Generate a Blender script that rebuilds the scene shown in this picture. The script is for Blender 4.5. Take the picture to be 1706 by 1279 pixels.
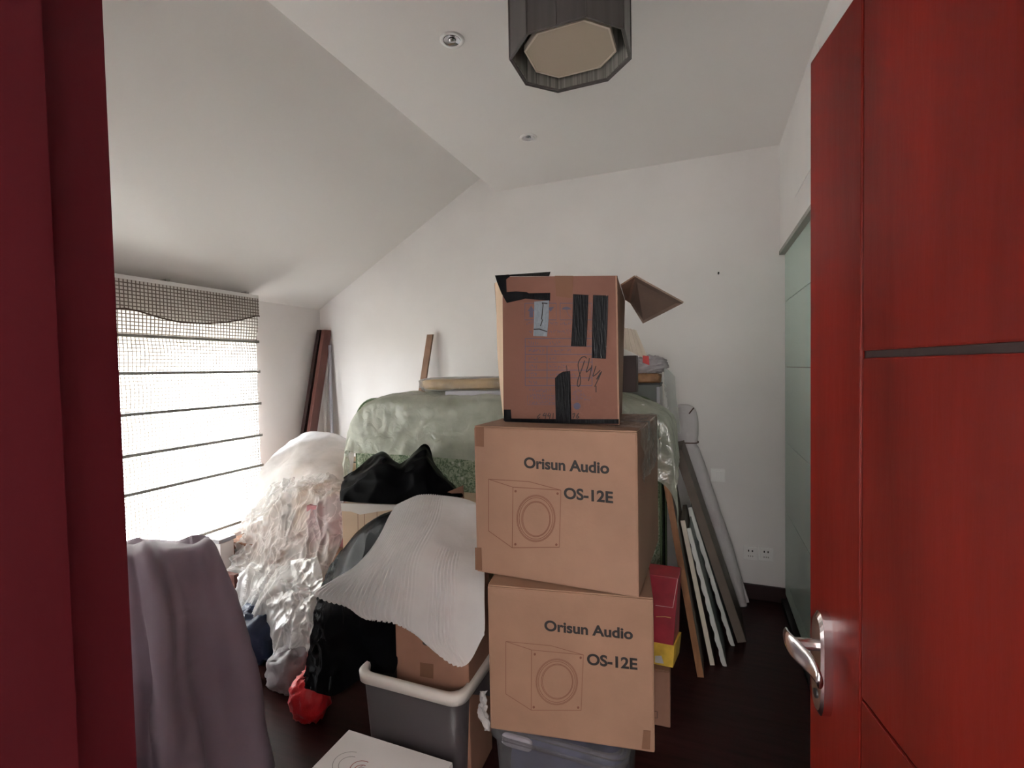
import bpy, bmesh, math, random
from mathutils import Vector, Matrix, noise
random.seed(7)
S = bpy.context.scene
COL = S.collection
for o in list(bpy.data.objects):
    bpy.data.objects.remove(o)

# ------------------------------------------------------------------ camera
FPX = 807.33
CF = Vector((-0.36753714, 0.92944894, -0.03226648))
CR = Vector((0.92998943, 0.36708403, -0.01920852))
CU = Vector((0.00600883, 0.03706733, 0.9992947))
CAM = Vector((0, 0, 1.5))
cd = bpy.data.cameras.new('camera'); cam = bpy.data.objects.new('camera', cd); COL.objects.link(cam)
cd.sensor_width = 36; cd.lens = FPX / 1706 * 36; cd.clip_start = 0.02
m = Matrix((CR, CU, -CF)).transposed().to_4x4(); m.translation = CAM
cam.matrix_world = m
S.camera = cam
S.cycles.max_bounces = 16; S.cycles.diffuse_bounces = 8; S.cycles.transparent_max_bounces = 16

# ------------------------------------------------------------------ view, sky, lights
S.view_settings.view_transform = 'Standard'; S.view_settings.look = 'None'
S.view_settings.gamma = 1; S.view_settings.use_curve_mapping = False
S.view_settings.exposure = 0.24
W = bpy.data.worlds.new('overcast_sky'); S.world = W; W.use_nodes = True
wb = W.node_tree.nodes['Background']; wb.inputs[1].default_value = 96.0
_n = W.node_tree.nodes; _l = W.node_tree.links
_tc = _n.new('ShaderNodeTexCoord'); _sx = _n.new('ShaderNodeSeparateXYZ'); _l.new(_tc.outputs['Generated'], _sx.inputs[0])
_mr = _n.new('ShaderNodeMapRange'); _mr.inputs[1].default_value = -.06; _mr.inputs[2].default_value = .02; _l.new(_sx.outputs['Z'], _mr.inputs[0])
_mx = _n.new('ShaderNodeMixRGB'); _l.new(_mr.outputs[0], _mx.inputs[0])
_mx.inputs[1].default_value = (.20, .20, .18, 1); _mx.inputs[2].default_value = (0.90, 0.955, 1.0, 1)      # ground, overcast sky
_l.new(_mx.outputs[0], wb.inputs[0])

# room dimensions (metres)
XL, XR, YB, YF, ZC = -3.17, 0.44, 3.40, 0.28, 2.83
WY0, WY1, WZ0, WZ1 = 0.85, 2.60, 0.38, 1.76          # window opening in the left wall
# window portal: guides the sky light through the window opening
pl = bpy.data.lights.new('window_portal', 'AREA'); pl.shape = 'RECTANGLE'; pl.size = WY1-WY0; pl.size_y = WZ1-WZ0
pl.cycles.is_portal = True
po = bpy.data.objects.new('window_portal', pl); COL.objects.link(po)
po.location = (XL-0.235, (WY0+WY1)/2, (WZ0+WZ1)/2)
po.rotation_euler = Matrix(((0, 0, -1), (1, 0, 0), (0, -1, 0))).to_euler()   # -Z of the light -> +X
# added front fill with no real source, behind the camera, facing the doorway
hl = bpy.data.lights.new('corridor_fill', 'AREA'); hl.shape = 'RECTANGLE'; hl.size = 1.4; hl.size_y = 1.5
hl.energy = 38; hl.color = (1.0, 0.96, 0.94)
ho = bpy.data.objects.new('corridor_fill', hl); COL.objects.link(ho); ho.location = (0.1, -1.66, 1.65)
ho.rotation_euler = (math.radians(90), 0, 0)

# ------------------------------------------------------------------ pixel helpers (photo 1706 x 1279)
def ray(px, py): return CF*FPX + CR*(px-853) - CU*(py-639.5)
def PY(px, py, y): d = ray(px, py); return CAM + d*(y/d.y)
def PX(px, py, x): d = ray(px, py); return CAM + d*(x/d.x)
def PZ(px, py, z): d = ray(px, py); return CAM + d*((z-CAM.z)/d.z)
def PP(px, py, o, n): d = ray(px, py); return CAM + d*((o-CAM).dot(n)/d.dot(n))

# ------------------------------------------------------------------ materials
def mat(name, col, rough=0.6, spec=0.4, metal=0.0, nscale=0, namp=0.0, bump=0.0, bscale=60, stretch=None, coat=0.0, ior=1.45):
    M = bpy.data.materials.new(name); M.use_nodes = True
    nt = M.node_tree; N = nt.nodes; L = nt.links; b = N['Principled BSDF']
    b.inputs['Base Color'].default_value = (*col, 1); b.inputs['Roughness'].default_value = rough
    b.inputs['Specular IOR Level'].default_value = spec; b.inputs['Metallic'].default_value = metal
    b.inputs['IOR'].default_value = ior; b.inputs['Coat Weight'].default_value = coat; b.inputs['Coat Roughness'].default_value = 0.15
    tc = N.new('ShaderNodeTexCoord'); mp = N.new('ShaderNodeMapping'); L.new(tc.outputs['Object'], mp.inputs[0])
    if stretch: mp.inputs['Scale'].default_value = stretch
    if namp:
        n = N.new('ShaderNodeTexNoise'); n.inputs['Scale'].default_value = nscale; n.inputs['Detail'].default_value = 6
        L.new(mp.outputs[0], n.inputs['Vector'])
        r = N.new('ShaderNodeValToRGB'); r.color_ramp.elements[0].position = .3; r.color_ramp.elements[1].position = .7
        r.color_ramp.elements[0].color = (*[max(0, c*(1-namp)) for c in col], 1)
        r.color_ramp.elements[1].color = (*[min(1, c*(1+namp)) for c in col], 1)
        L.new(n.outputs['Fac'], r.inputs[0]); L.new(r.outputs[0], b.inputs['Base Color'])
    if bump:
        n2 = N.new('ShaderNodeTexNoise'); n2.inputs['Scale'].default_value = bscale; n2.inputs['Detail'].default_value = 4
        L.new(mp.outputs[0], n2.inputs['Vector'])
        bp = N.new('ShaderNodeBump'); bp.inputs['Strength'].default_value = bump; bp.inputs['Distance'].default_value = 0.01
        L.new(n2.outputs['Fac'], bp.inputs['Height']); L.new(bp.outputs[0], b.inputs['Normal'])
    return M

def film(name, col=(.9, .9, .9), dens=.35, rough=.12, gloss=.08, bump=.35, bscale=25, transl=.5, var=1.0, edge=.45, crease=0.0, cscale=5.0):
    """thin plastic film: partly clear, partly milky, glossy on its creases"""
    M = bpy.data.materials.new(name); M.use_nodes = True
    nt = M.node_tree; N = nt.nodes; L = nt.links; N.remove(N['Principled BSDF']); out = N['Material Output']
    tr = N.new('ShaderNodeBsdfTransparent'); tr.inputs[0].default_value = (.96, .96, .96, 1)
    df = N.new('ShaderNodeBsdfDiffuse'); df.inputs[0].default_value = (*col, 1)
    tl = N.new('ShaderNodeBsdfTranslucent'); tl.inputs[0].default_value = (*col, 1)
    gl = N.new('ShaderNodeBsdfGlossy'); gl.inputs['Roughness'].default_value = rough
    m1 = N.new('ShaderNodeMixShader'); m1.inputs[0].default_value = transl
    L.new(df.outputs[0], m1.inputs[1]); L.new(tl.outputs[0], m1.inputs[2])
    lw = N.new('ShaderNodeLayerWeight'); lw.inputs[0].default_value = .35      # folds seen edge-on look denser
    tc = N.new('ShaderNodeTexCoord'); nz = N.new('ShaderNodeTexNoise'); nz.inputs['Scale'].default_value = bscale*.35
    nz.inputs['Detail'].default_value = 5; L.new(tc.outputs['Object'], nz.inputs['Vector'])
    mr = N.new('ShaderNodeMapRange'); mr.inputs[1].default_value = .3; mr.inputs[2].default_value = .7
    mr.inputs[3].default_value = dens*(1-.3*var); mr.inputs[4].default_value = dens*(1+.25*var); L.new(nz.outputs['Fac'], mr.inputs[0])
    ad = N.new('ShaderNodeMath'); ad.operation = 'MULTIPLY_ADD'; ad.use_clamp = True
    L.new(lw.outputs['Facing'], ad.inputs[0]); ad.inputs[1].default_value = edge; L.new(mr.outputs[0], ad.inputs[2])
    if crease:                                                                # white fold lines left in crumpled film
        acc = ad
        for k, (sc, wd) in enumerate(((cscale, .030), (cscale*2.6, .035))):
            mpn = N.new('ShaderNodeMapping'); mpn.inputs['Scale'].default_value = (1, 1, .55); mpn.inputs['Location'].default_value = (k*3.1, 0, k)
            L.new(tc.outputs['Object'], mpn.inputs[0])
            cn = N.new('ShaderNodeTexNoise'); cn.inputs['Scale'].default_value = sc; cn.inputs['Detail'].default_value = 3; cn.inputs['Distortion'].default_value = .8
            L.new(mpn.outputs[0], cn.inputs['Vector'])
            sb = N.new('ShaderNodeMath'); sb.operation = 'SUBTRACT'; L.new(cn.outputs['Fac'], sb.inputs[0]); sb.inputs[1].default_value = .5
            ab = N.new('ShaderNodeMath'); ab.operation = 'ABSOLUTE'; L.new(sb.outputs[0], ab.inputs[0])
            mrc = N.new('ShaderNodeMapRange'); mrc.inputs[1].default_value = 0; mrc.inputs[2].default_value = wd; mrc.inputs[3].default_value = crease; mrc.inputs[4].default_value = 0
            L.new(ab.outputs[0], mrc.inputs[0])
            sm = N.new('ShaderNodeMath'); sm.operation = 'ADD'; sm.use_clamp = True; L.new(acc.outputs[0], sm.inputs[0]); L.new(mrc.outputs[0], sm.inputs[1]); acc = sm
        ad = acc
    m2 = N.new('ShaderNodeMixShader'); L.new(ad.outputs[0], m2.inputs[0]); L.new(tr.outputs[0], m2.inputs[1]); L.new(m1.outputs[0], m2.inputs[2])
    n2 = N.new('ShaderNodeTexNoise'); n2.inputs['Scale'].default_value = bscale; n2.inputs['Detail'].default_value = 3; n2.inputs['Distortion'].default_value = 1.2
    L.new(tc.outputs['Object'], n2.inputs['Vector'])
    bp = N.new('ShaderNodeBump'); bp.inputs['Strength'].default_value = bump; bp.inputs['Distance'].default_value = .02
    L.new(n2.outputs['Fac'], bp.inputs['Height'])
    for s in (df, tl, gl): L.new(bp.outputs[0], s.inputs['Normal'])
    fr = N.new('ShaderNodeFresnel'); fr.inputs[0].default_value = 1.22; L.new(bp.outputs[0], fr.inputs['Normal'])
    a2 = N.new('ShaderNodeMath'); a2.operation = 'MULTIPLY_ADD'; a2.use_clamp = True; L.new(fr.outputs[0], a2.inputs[0]); a2.inputs[1].default_value = .42; a2.inputs[2].default_value = gloss
    m3 = N.new('ShaderNodeMixShader'); L.new(a2.outputs[0], m3.inputs[0]); L.new(m2.outputs[0], m3.inputs[1]); L.new(gl.outputs[0], m3.inputs[2])
    L.new(m3.outputs[0], out.inputs[0])
    return M

def blind_fabric(name):
    """open-weave cloth: grid of brownish threads with translucent off-white between"""
    M = bpy.data.materials.new(name); M.use_nodes = True
    nt = M.node_tree; N = nt.nodes; L = nt.links; N.remove(N['Principled BSDF']); out = N['Material Output']
    tc = N.new('ShaderNodeTexCoord'); sp = N.new('ShaderNodeSeparateXYZ'); L.new(tc.outputs['Object'], sp.inputs[0])
    facs = []
    for ax, pitch in (('Y', .0215), ('Z', .0215)):
        a = N.new('ShaderNodeMath'); a.operation = 'MULTIPLY'; a.inputs[1].default_value = 1/pitch; L.new(sp.outputs[ax], a.inputs[0])
        f = N.new('ShaderNodeMath'); f.operation = 'FRACT'; L.new(a.outputs[0], f.inputs[0])
        g = N.new('ShaderNodeMath'); g.operation = 'LESS_THAN'; g.inputs[1].default_value = .30; L.new(f.outputs[0], g.inputs[0]); facs.append(g)
    mx = N.new('ShaderNodeMath'); mx.operation = 'MAXIMUM'; L.new(facs[0].outputs[0], mx.inputs[0]); L.new(facs[1].outputs[0], mx.inputs[1])
    thd = N.new('ShaderNodeBsdfDiffuse'); thd.inputs[0].default_value = (.25, .20, .18, 1)
    tht = N.new('ShaderNodeBsdfTranslucent'); tht.inputs[0].default_value = (.06, .05, .04, 1)
    th = N.new('ShaderNodeMixShader'); th.inputs[0].default_value = .35; L.new(thd.outputs[0], th.inputs[1]); L.new(tht.outputs[0], th.inputs[2])
    cdv = N.new('ShaderNodeBsdfDiffuse'); cdv.inputs[0].default_value = (.62, .57, .54, 1)
    ctl = N.new('ShaderNodeBsdfTranslucent'); ctl.inputs[0].default_value = (.78, .76, .72, 1)
    ce = N.new('ShaderNodeMixShader'); ce.inputs[0].default_value = .5; L.new(cdv.outputs[0], ce.inputs[1]); L.new(ctl.outputs[0], ce.inputs[2])
    mm = N.new('ShaderNodeMixShader'); L.new(mx.outputs[0], mm.inputs[0]); L.new(ce.outputs[0], mm.inputs[1]); L.new(th.outputs[0], mm.inputs[2])
    L.new(mm.outputs[0], out.inputs[0])
    return M

def floral(name, base, a, b):
    M = mat(name, base, .7, .25)
    nt = M.node_tree; N = nt.nodes; L = nt.links; bs = N['Principled BSDF']
    tc = N.new('ShaderNodeTexCoord')
    vo = N.new('ShaderNodeTexVoronoi'); vo.inputs['Scale'].default_value = 20; L.new(tc.outputs['Object'], vo.inputs['Vector'])
    nz = N.new('ShaderNodeTexNoise'); nz.inputs['Scale'].default_value = 34; nz.inputs['Detail'].default_value = 5; nz.inputs['Distortion'].default_value = 2.5
    L.new(tc.outputs['Object'], nz.inputs['Vector'])
    r1 = N.new('ShaderNodeValToRGB'); e = r1.color_ramp.elements; e[0].position = .40; e[0].color = (*a, 1); e[1].position = .58; e[1].color = (*base, 1)
    L.new(nz.outputs['Fac'], r1.inputs[0])
    r2 = N.new('ShaderNodeValToRGB'); e = r2.color_ramp.elements; e[0].position = .10; e[0].color = (1, 1, 1, 1); e[1].position = .26; e[1].color = (0, 0, 0, 1)
    L.new(vo.outputs['Distance'], r2.inputs[0])
    mx = N.new('ShaderNodeMixRGB'); L.new(r2.outputs[0], mx.inputs[0]); L.new(r1.outputs[0], mx.inputs[1]); mx.inputs[2].default_value = (*b, 1)
    L.new(mx.outputs[0], bs.inputs['Base Color'])
    return M

K = dict(
 wall=mat('white_wall_paint', (.80, .775, .765), .75, .25, nscale=2.5, namp=.03, bump=.04, bscale=180),
 ceil=mat('white_ceiling_paint', (.82, .79, .775), .7, .3, bump=.03, bscale=160),
 slope=mat('eggshell_slope_paint', (.80, .775, .755), .26, .5, bump=.02, bscale=60),
 floor=mat('dark_red_wood_floor', (.024, .0075, .007), .34, .5, ior=1.2, nscale=3, namp=.35, stretch=(1, 12, 1), bump=.05, bscale=30),
 basew=mat('dark_wood_baseboard', (.020, .007, .007), .45, .35),
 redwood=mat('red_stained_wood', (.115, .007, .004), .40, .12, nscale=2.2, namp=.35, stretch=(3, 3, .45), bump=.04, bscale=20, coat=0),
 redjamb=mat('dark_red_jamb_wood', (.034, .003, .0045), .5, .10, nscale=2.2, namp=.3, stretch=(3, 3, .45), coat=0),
 groove=mat('dark_groove', (.02, .006, .005), .6),
 chrome=mat('satin_chrome', (.78, .74, .75), .22, .5, metal=1.0),
 white=mat('white_plastic', (.88, .87, .86), .4),
 dark=mat('near_black_plastic', (.01, .01, .01), .4),
 glassgreen=mat('frosted_green_glass', (.50, .62, .56), .33, .4),
 alu=mat('white_aluminium', (.72, .73, .72), .35, .5),
 kraft=mat('kraft_cardboard', (.245, .141, .095), .7, .25, nscale=6, namp=.08, bump=.06, bscale=90),
 kraftlow=mat('kraft_cardboard_reddish', (.240, .136, .089), .7, .25, nscale=6, namp=.08, bump=.06, bscale=90),
 kraftpink=mat('pinkish_cardboard', (.145, .065, .046), .7, .25, nscale=5, namp=.10, bump=.08, bscale=70),
 kraftpale=mat('pale_cardboard', (.60, .44, .31), .7, .25, nscale=6, namp=.08),
 kraftdark=mat('brown_cardboard', (.24, .125, .085), .75, .2, nscale=6, namp=.12),
 kraftin=mat('inner_cardboard', (.20, .14, .11), .8, .15, nscale=8, namp=.1),
 tan_tape=mat('brown_packing_tape', (.155, .078, .048), .25, .4),
 black_tape=mat('black_duct_tape', (.005, .005, .006), .25, .5, ior=1.2, bump=.25, bscale=40, stretch=(6, 6, .6)),
 grey_tape=mat('silver_tape', (.17, .195, .22), .25, .5, bump=.5, bscale=70),
 ink=mat('black_print_ink', (.012, .010, .010), .6),
 inkbrown=mat('brown_print_ink', (.13, .045, .025), .6),
 inkblue=mat('blue_print_ink', (.055, .05, .085), .6),
 inkfaint=mat('faded_print_ink', (.085, .055, .075), .65),
 inkred=mat('red_print_ink', (.35, .03, .03), .5),
 inkgrey=mat('grey_print_ink', (.42, .39, .38), .6),
 blackbag=mat('black_plastic_bag', (.003, .003, .0035), .20, .05, bump=.10, bscale=9, ior=1.14),
 redbag=mat('red_plastic_bag', (.55, .025, .03), .3, .5, bump=.6, bscale=40),
 navybag=mat('navy_plastic_bag', (.016, .024, .05), .3, .3, bump=.5, bscale=25),
 greybag=mat('grey_plastic_bag', (.20, .18, .19), .4, .4, bump=.5, bscale=25),
 purple=mat('purple_cloth', (.24, .18, .225), .6, .3, nscale=3, namp=.12, bump=.08, bscale=40),
 silk=mat('grey_pleated_silk', (.085, .075, .072), .45, .4, nscale=40, namp=.15, stretch=(1, 1, .05)),
 sheer=mat('grey_sheer_lining', (.22, .21, .19), .6, .3, nscale=120, namp=.6, stretch=(1, 1, .01)),
 beige=mat('beige_diffuser', (.47, .385, .30), .5, .3),
 beige2=mat('pale_diffuser_rim', (.66, .57, .48), .5, .3),
 mirror=mat('downlight_reflector', (.6, .6, .62), .08, .5, metal=1.0),
 plank=mat('reddish_brown_plank', (.115, .042, .034), .5, .35, nscale=3, namp=.3, stretch=(4, 4, .5)),
 plankdark=mat('dark_brown_plank', (.030, .015, .014), .5, .35),
 stick=mat('brown_wood_strip', (.22, .125, .08), .6, .3, nscale=5, namp=.25),
 board=mat('orange_brown_board', (.25, .115, .055), .45, .35, nscale=4, namp=.4, stretch=(6, 6, .6)),
 boardface=mat('dull_brown_board', (.135, .105, .085), .55, .3, nscale=4, namp=.2),
 cream=mat('cream_painted_board', (.62, .54, .46), .5, .3),
 glassedge=mat('frosted_glass_edge', (.62, .62, .60), .3, .5),
 glassface=mat('dark_pattern_glass', (.06, .07, .07), .15, .6, bump=.4, bscale=40),
 bin=mat('grey_storage_plastic', (.062, .053, .056), .35, .3),
 rim=mat('milky_white_plastic', (.68, .64, .60), .35, .45),
 bluecloth=mat('dark_blue_clothes', (.055, .06, .115), .8, .2, nscale=9, namp=.7),
 palecloth=mat('pale_lilac_cloth', (.35, .32, .36), .8, .2, nscale=9, namp=.3),
 paper=mat('white_box_board', (.86, .82, .81), .5, .35),
 redprint=mat('dark_red_gift_card', (.27, .018, .03), .35, .5, nscale=12, namp=.25),
 yellowprint=mat('yellow_gift_card', (.66, .42, .06), .4, .4, nscale=14, namp=.3),
 yellowpack=mat('yellowish_packing', (.46, .31, .13), .4, .45, nscale=10, namp=.3, bump=.4, bscale=30),
 silver=mat('grey_lilac_metal', (.40, .39, .43), .35, .5),
 drawer=mat('grey_green_board', (.15, .155, .145), .6, .3),
 foamwrap=mat('white_foam_wrap', (.62, .59, .60), .8, .2, bump=.4, bscale=35),
 greyhaze=mat('grey_bubble_wrap', (.40, .37, .39), .5, .4, bump=.5, bscale=60),
 pack=mat('orange_brown_package', (.30, .155, .075), .45, .4, nscale=20, namp=.4),
 goldm=mat('brass', (.6, .45, .18), .3, .5, metal=1.0),
 floral=floral('green_floral_ticking', (.33, .37, .27), (.10, .145, .085), (.50, .50, .42)),
 piping=mat('dark_green_piping', (.10, .14, .07), .6),
 pink=mat('dull_red_box_board', (.28, .09, .10), .5),
 blind=blind_fabric('open_weave_blind_cloth'),
 browntrim=mat('brown_braid', (.10, .055, .04), .7),
 rodgrey=mat('grey_blind_batten', (.30, .29, .26), .6),
)
K['film'] = film('clear_plastic_film', (.88, .87, .86), .38, .28, .0, .14, 16, .45, edge=.35, crease=.26, cscale=3.0)
K['filmsmooth'] = film('milky_plastic_film', (.84, .83, .84), .66, .25, .03, .25, 10, .5)
K['filmgreen'] = film('greenish_plastic_sheet', (.66, .68, .58), .62, .13, .06, .45, 14, .35)
K['filmthin'] = film('thin_clear_film', (.85, .85, .85), .12, .12, .06, .5, 30, .4)
K['foam'] = film('white_foam_sheet', (.88, .87, .87), .76, .45, .0, .06, 40, .3, var=.15, edge=.2)
K['filmwrap'] = film('clear_wrap_film', (.8, .8, .78), .07, .12, .02, .5, 30, .4, edge=.08)
K['clearbin'] = film('clear_bin_plastic', (.65, .65, .7), .07, .08, .0, .1, 6, .3, edge=.12)
K['pane'] = film('window_glass', (.9, .9, .9), .03, .02, .0, .0, 5, .3)
K['glasssheet'] = film('sheet_glass', (.30, .34, .34), .55, .06, .08, .5, 26, .3)

# ------------------------------------------------------------------ mesh helpers
def tag(o, label=None, cat=None, group=None, kind=None):
    if label: o['label'] = label
    if cat: o['category'] = cat
    if group: o['group'] = group
    if kind: o['kind'] = kind
    return o

def mk(name, verts, faces, mt, parent=None, smooth=False, world=True):
    me = bpy.data.meshes.new(name); me.from_pydata([tuple(v) for v in verts], [], faces); me.update()
    bm = bmesh.new(); bm.from_mesh(me); bmesh.ops.recalc_face_normals(bm, faces=bm.faces); bm.to_mesh(me); bm.free()
    o = bpy.data.objects.new(name, me); COL.objects.link(o)
    o.data.materials.append(K[mt] if isinstance(mt, str) else mt)
    if smooth: me.polygons.foreach_set('use_smooth', [True]*len(me.polygons))
    if parent is not None:
        o.parent = parent
        if world: o.matrix_parent_inverse = parent.matrix_basis.inverted()
    return o

def empty(name, loc=(0, 0, 0), rz=0):
    e = bpy.data.objects.new(name, None); COL.objects.link(e); e.location = loc; e.rotation_euler = (0, 0, rz)
    e.empty_display_size = .05
    return e

def from_bm(name, bm, mt, parent=None, smooth=False, world=True):
    bmesh.ops.recalc_face_normals(bm, faces=bm.faces)
    me = bpy.data.meshes.new(name); bm.to_mesh(me); bm.free()
    o = bpy.data.objects.new(name, me); COL.objects.link(o); me.materials.append(K[mt] if isinstance(mt, str) else mt)
    if smooth: me.polygons.foreach_set('use_smooth', [True]*len(me.polygons))
    if parent is not None:
        o.parent = parent
        if world: o.matrix_parent_inverse = parent.matrix_basis.inverted()
    return o

def add_box(bm, lo, hi, mtx=None):
    x0, y0, z0 = lo; x1, y1, z1 = hi
    vs = [bm.verts.new(mtx @ Vector(p) if mtx else p) for p in
          ((x0,y0,z0),(x1,y0,z0),(x1,y1,z0),(x0,y1,z0),(x0,y0,z1),(x1,y0,z1),(x1,y1,z1),(x0,y1,z1))]
    for f in ((0,3,2,1),(4,5,6,7),(0,1,5,4),(1,2,6,5),(2,3,7,6),(3,0,4,7)): bm.faces.new([vs[i] for i in f])

def box(name, lo, hi, mt, parent=None, bev=0.0, mtx=None, world=True):
    bm = bmesh.new(); add_box(bm, lo, hi)
    if bev: bmesh.ops.bevel(bm, geom=bm.edges[:], offset=bev, segments=2, affect='EDGES', profile=.6)
    if mtx: bm.transform(mtx)
    return from_bm(name, bm, mt, parent, world=world)

def boxes(name, lst, mt, parent=None):
    bm = bmesh.new()
    for lo, hi in lst: add_box(bm, lo, hi)
    return from_bm(name, bm, mt, parent)

def hexa(name, c, mt, parent=None, bev=0.0):
    """c: 8 corners, 4 bottom ring then 4 top ring"""
    bm = bmesh.new(); vs = [bm.verts.new(p) for p in c]
    for f in ((0,3,2,1),(4,5,6,7),(0,1,5,4),(1,2,6,5),(2,3,7,6),(3,0,4,7)): bm.faces.new([vs[i] for i in f])
    if bev: bmesh.ops.bevel(bm, geom=bm.edges[:], offset=bev, segments=2, affect='EDGES', profile=.6)
    return from_bm(name, bm, mt, parent)

def slab(name, pts, nrm, th, mt, parent=None, bev=0.0):
    """flat polygon pts extruded by th along nrm"""
    n = Vector(nrm).normalized()*th; k = len(pts)
    v = [Vector(p) for p in pts] + [Vector(p)+n for p in pts]
    f = [tuple(range(k))[::-1], tuple(range(k, 2*k))] + [(i, (i+1) % k, k+(i+1) % k, k+i) for i in range(k)]
    return mk(name, v, f, mt, parent)

def rod(name, p, q, r, mt, parent=None, n=10, r2=None):
    p, q = Vector(p), Vector(q); d = (q-p).normalized()
    a = d.orthogonal().normalized(); b = d.cross(a); v = []; r2 = r if r2 is None else r2
    for c, rr in ((p, r), (q, r2)):
        for i in range(n): t = 2*math.pi*i/n; v.append(c + a*rr*math.cos(t) + b*rr*math.sin(t))
    f = [(i, (i+1) % n, n+(i+1) % n, n+i) for i in range(n)] + [tuple(range(n))[::-1], tuple(range(n, 2*n))]
    o = mk(name, v, f, mt, parent, smooth=False)
    return o

def loft(name, rings, mt, parent=None, smooth=True, cap=True):
    n = len(rings[0]); v = [p for r in rings for p in r]
    f = [(k*n+i, k*n+(i+1) % n, (k+1)*n+(i+1) % n, (k+1)*n+i) for k in range(len(rings)-1) for i in range(n)]
    if cap: f += [tuple(range(n))[::-1], tuple(range((len(rings)-1)*n, len(rings)*n))]
    return mk(name, v, f, mt, parent, smooth=smooth)

def plank(name, p, q, wdir, w, tdir, t, mt, parent=None, bev=.002):
    """bar from p to q; w along wdir, t along tdir (both measured from the p-q edge)"""
    p, q, a, b = Vector(p), Vector(q), Vector(wdir).normalized()*w, Vector(tdir).normalized()*t
    return hexa(name, [p, p+a, p+a+b, p+b, q, q+a, q+a+b, q+b], mt, parent, bev)

def cr(p, t):
    """Catmull-Rom through list p at t in 0..len-1"""
    n = len(p); i = min(int(t), n-2); u = t-i
    p0 = p[i-1] if i > 0 else p[0]*2-p[1]; p1 = p[i]; p2 = p[i+1]; p3 = p[i+2] if i+2 < n else p[n-1]*2-p[n-2]
    return .5*((2*p1)+(p2-p0)*u+(2*p0-5*p1+4*p2-p3)*u*u+(3*p1-p0-3*p2+p3)*u**3)

def ridged(v, octs=4, lac=2.1, gain=.55):
    s = 0; a = 1; f = 1; tot = 0
    for k in range(octs):
        s += a*(1-abs(noise.noise(v*f + Vector((k*7.3, k*3.1, k*5.7))))*2.2); tot += a; a *= gain; f *= lac
    return s/tot

def sheet(name, rows, nu, nv, mt, parent=None, disp=None, thick=0.0, smooth=True, tear=None):
    g = [[cr(r, u*(len(r)-1)/nu) for u in range(nu+1)] for r in rows]
    cols = [[g[k][u] for k in range(len(rows))] for u in range(nu+1)]
    P = [[cr(cols[u], v*(len(rows)-1)/nv) for u in range(nu+1)] for v in range(nv+1)]
    V = []
    for v in range(nv+1):
        for u in range(nu+1):
            a = P[v][min(u+1, nu)]-P[v][max(u-1, 0)]; b = P[min(v+1, nv)][u]-P[max(v-1, 0)][u]
            n = a.cross(b)
            n = n.normalized() if n.length > 1e-9 else Vector((0, 0, 1))
            if n.dot(CAM-P[v][u]) < 0: n = -n
            V.append(P[v][u] + (n*disp(u/nu, v/nv, P[v][u]) if disp else Vector()))
    F = [(v*(nu+1)+u, v*(nu+1)+u+1, (v+1)*(nu+1)+u+1, (v+1)*(nu+1)+u) for v in range(nv) for u in range(nu)
         if not (tear and tear((u+.5)/nu, (v+.5)/nv))]
    me_o = mk(name, V, F, mt, parent, smooth=smooth)
    if thick:
        md = me_o.modifiers.new('thickness', 'SOLIDIFY'); md.thickness = thick; md.offset = -1
    return me_o

def lump(name, c, r, mt, parent=None, seed=0, amp=.12, freq=5.0, nu=40, nv=26, pw=2.6, flat=True, crease=.5):
    c = Vector(c); V = []; F = []
    for j in range(nv+1):
        ph = -math.pi/2 + math.pi*j/nv
        for i in range(nu):
            th = 2*math.pi*i/nu
            d = Vector((math.cos(ph)*math.cos(th), math.cos(ph)*math.sin(th), math.sin(ph)))
            e = 2/pw
            q = Vector([math.copysign(abs(x)**e, x) for x in d])
            nn = noise.noise(q*freq*.5+Vector((seed*3.3, seed, 0)))*(1-crease) + (ridged(q*freq*.6+Vector((seed, 0, seed*2)), 3)-.5)*crease
            q *= 1+amp*nn
            p = Vector((q.x*r[0], q.y*r[1], q.z*r[2]))
            if flat and p.z < -r[2]*.86: p.z = -r[2]*.86
            V.append(c+p+Vector((0, 0, -r[2]*.14 if flat else 0)))
    for j in range(nv):
        for i in range(nu): F.append((j*nu+i, j*nu+(i+1) % nu, (j+1)*nu+(i+1) % nu, (j+1)*nu+i))
    o = mk(name, V, F, mt, parent, smooth=True)
    return o

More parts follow.
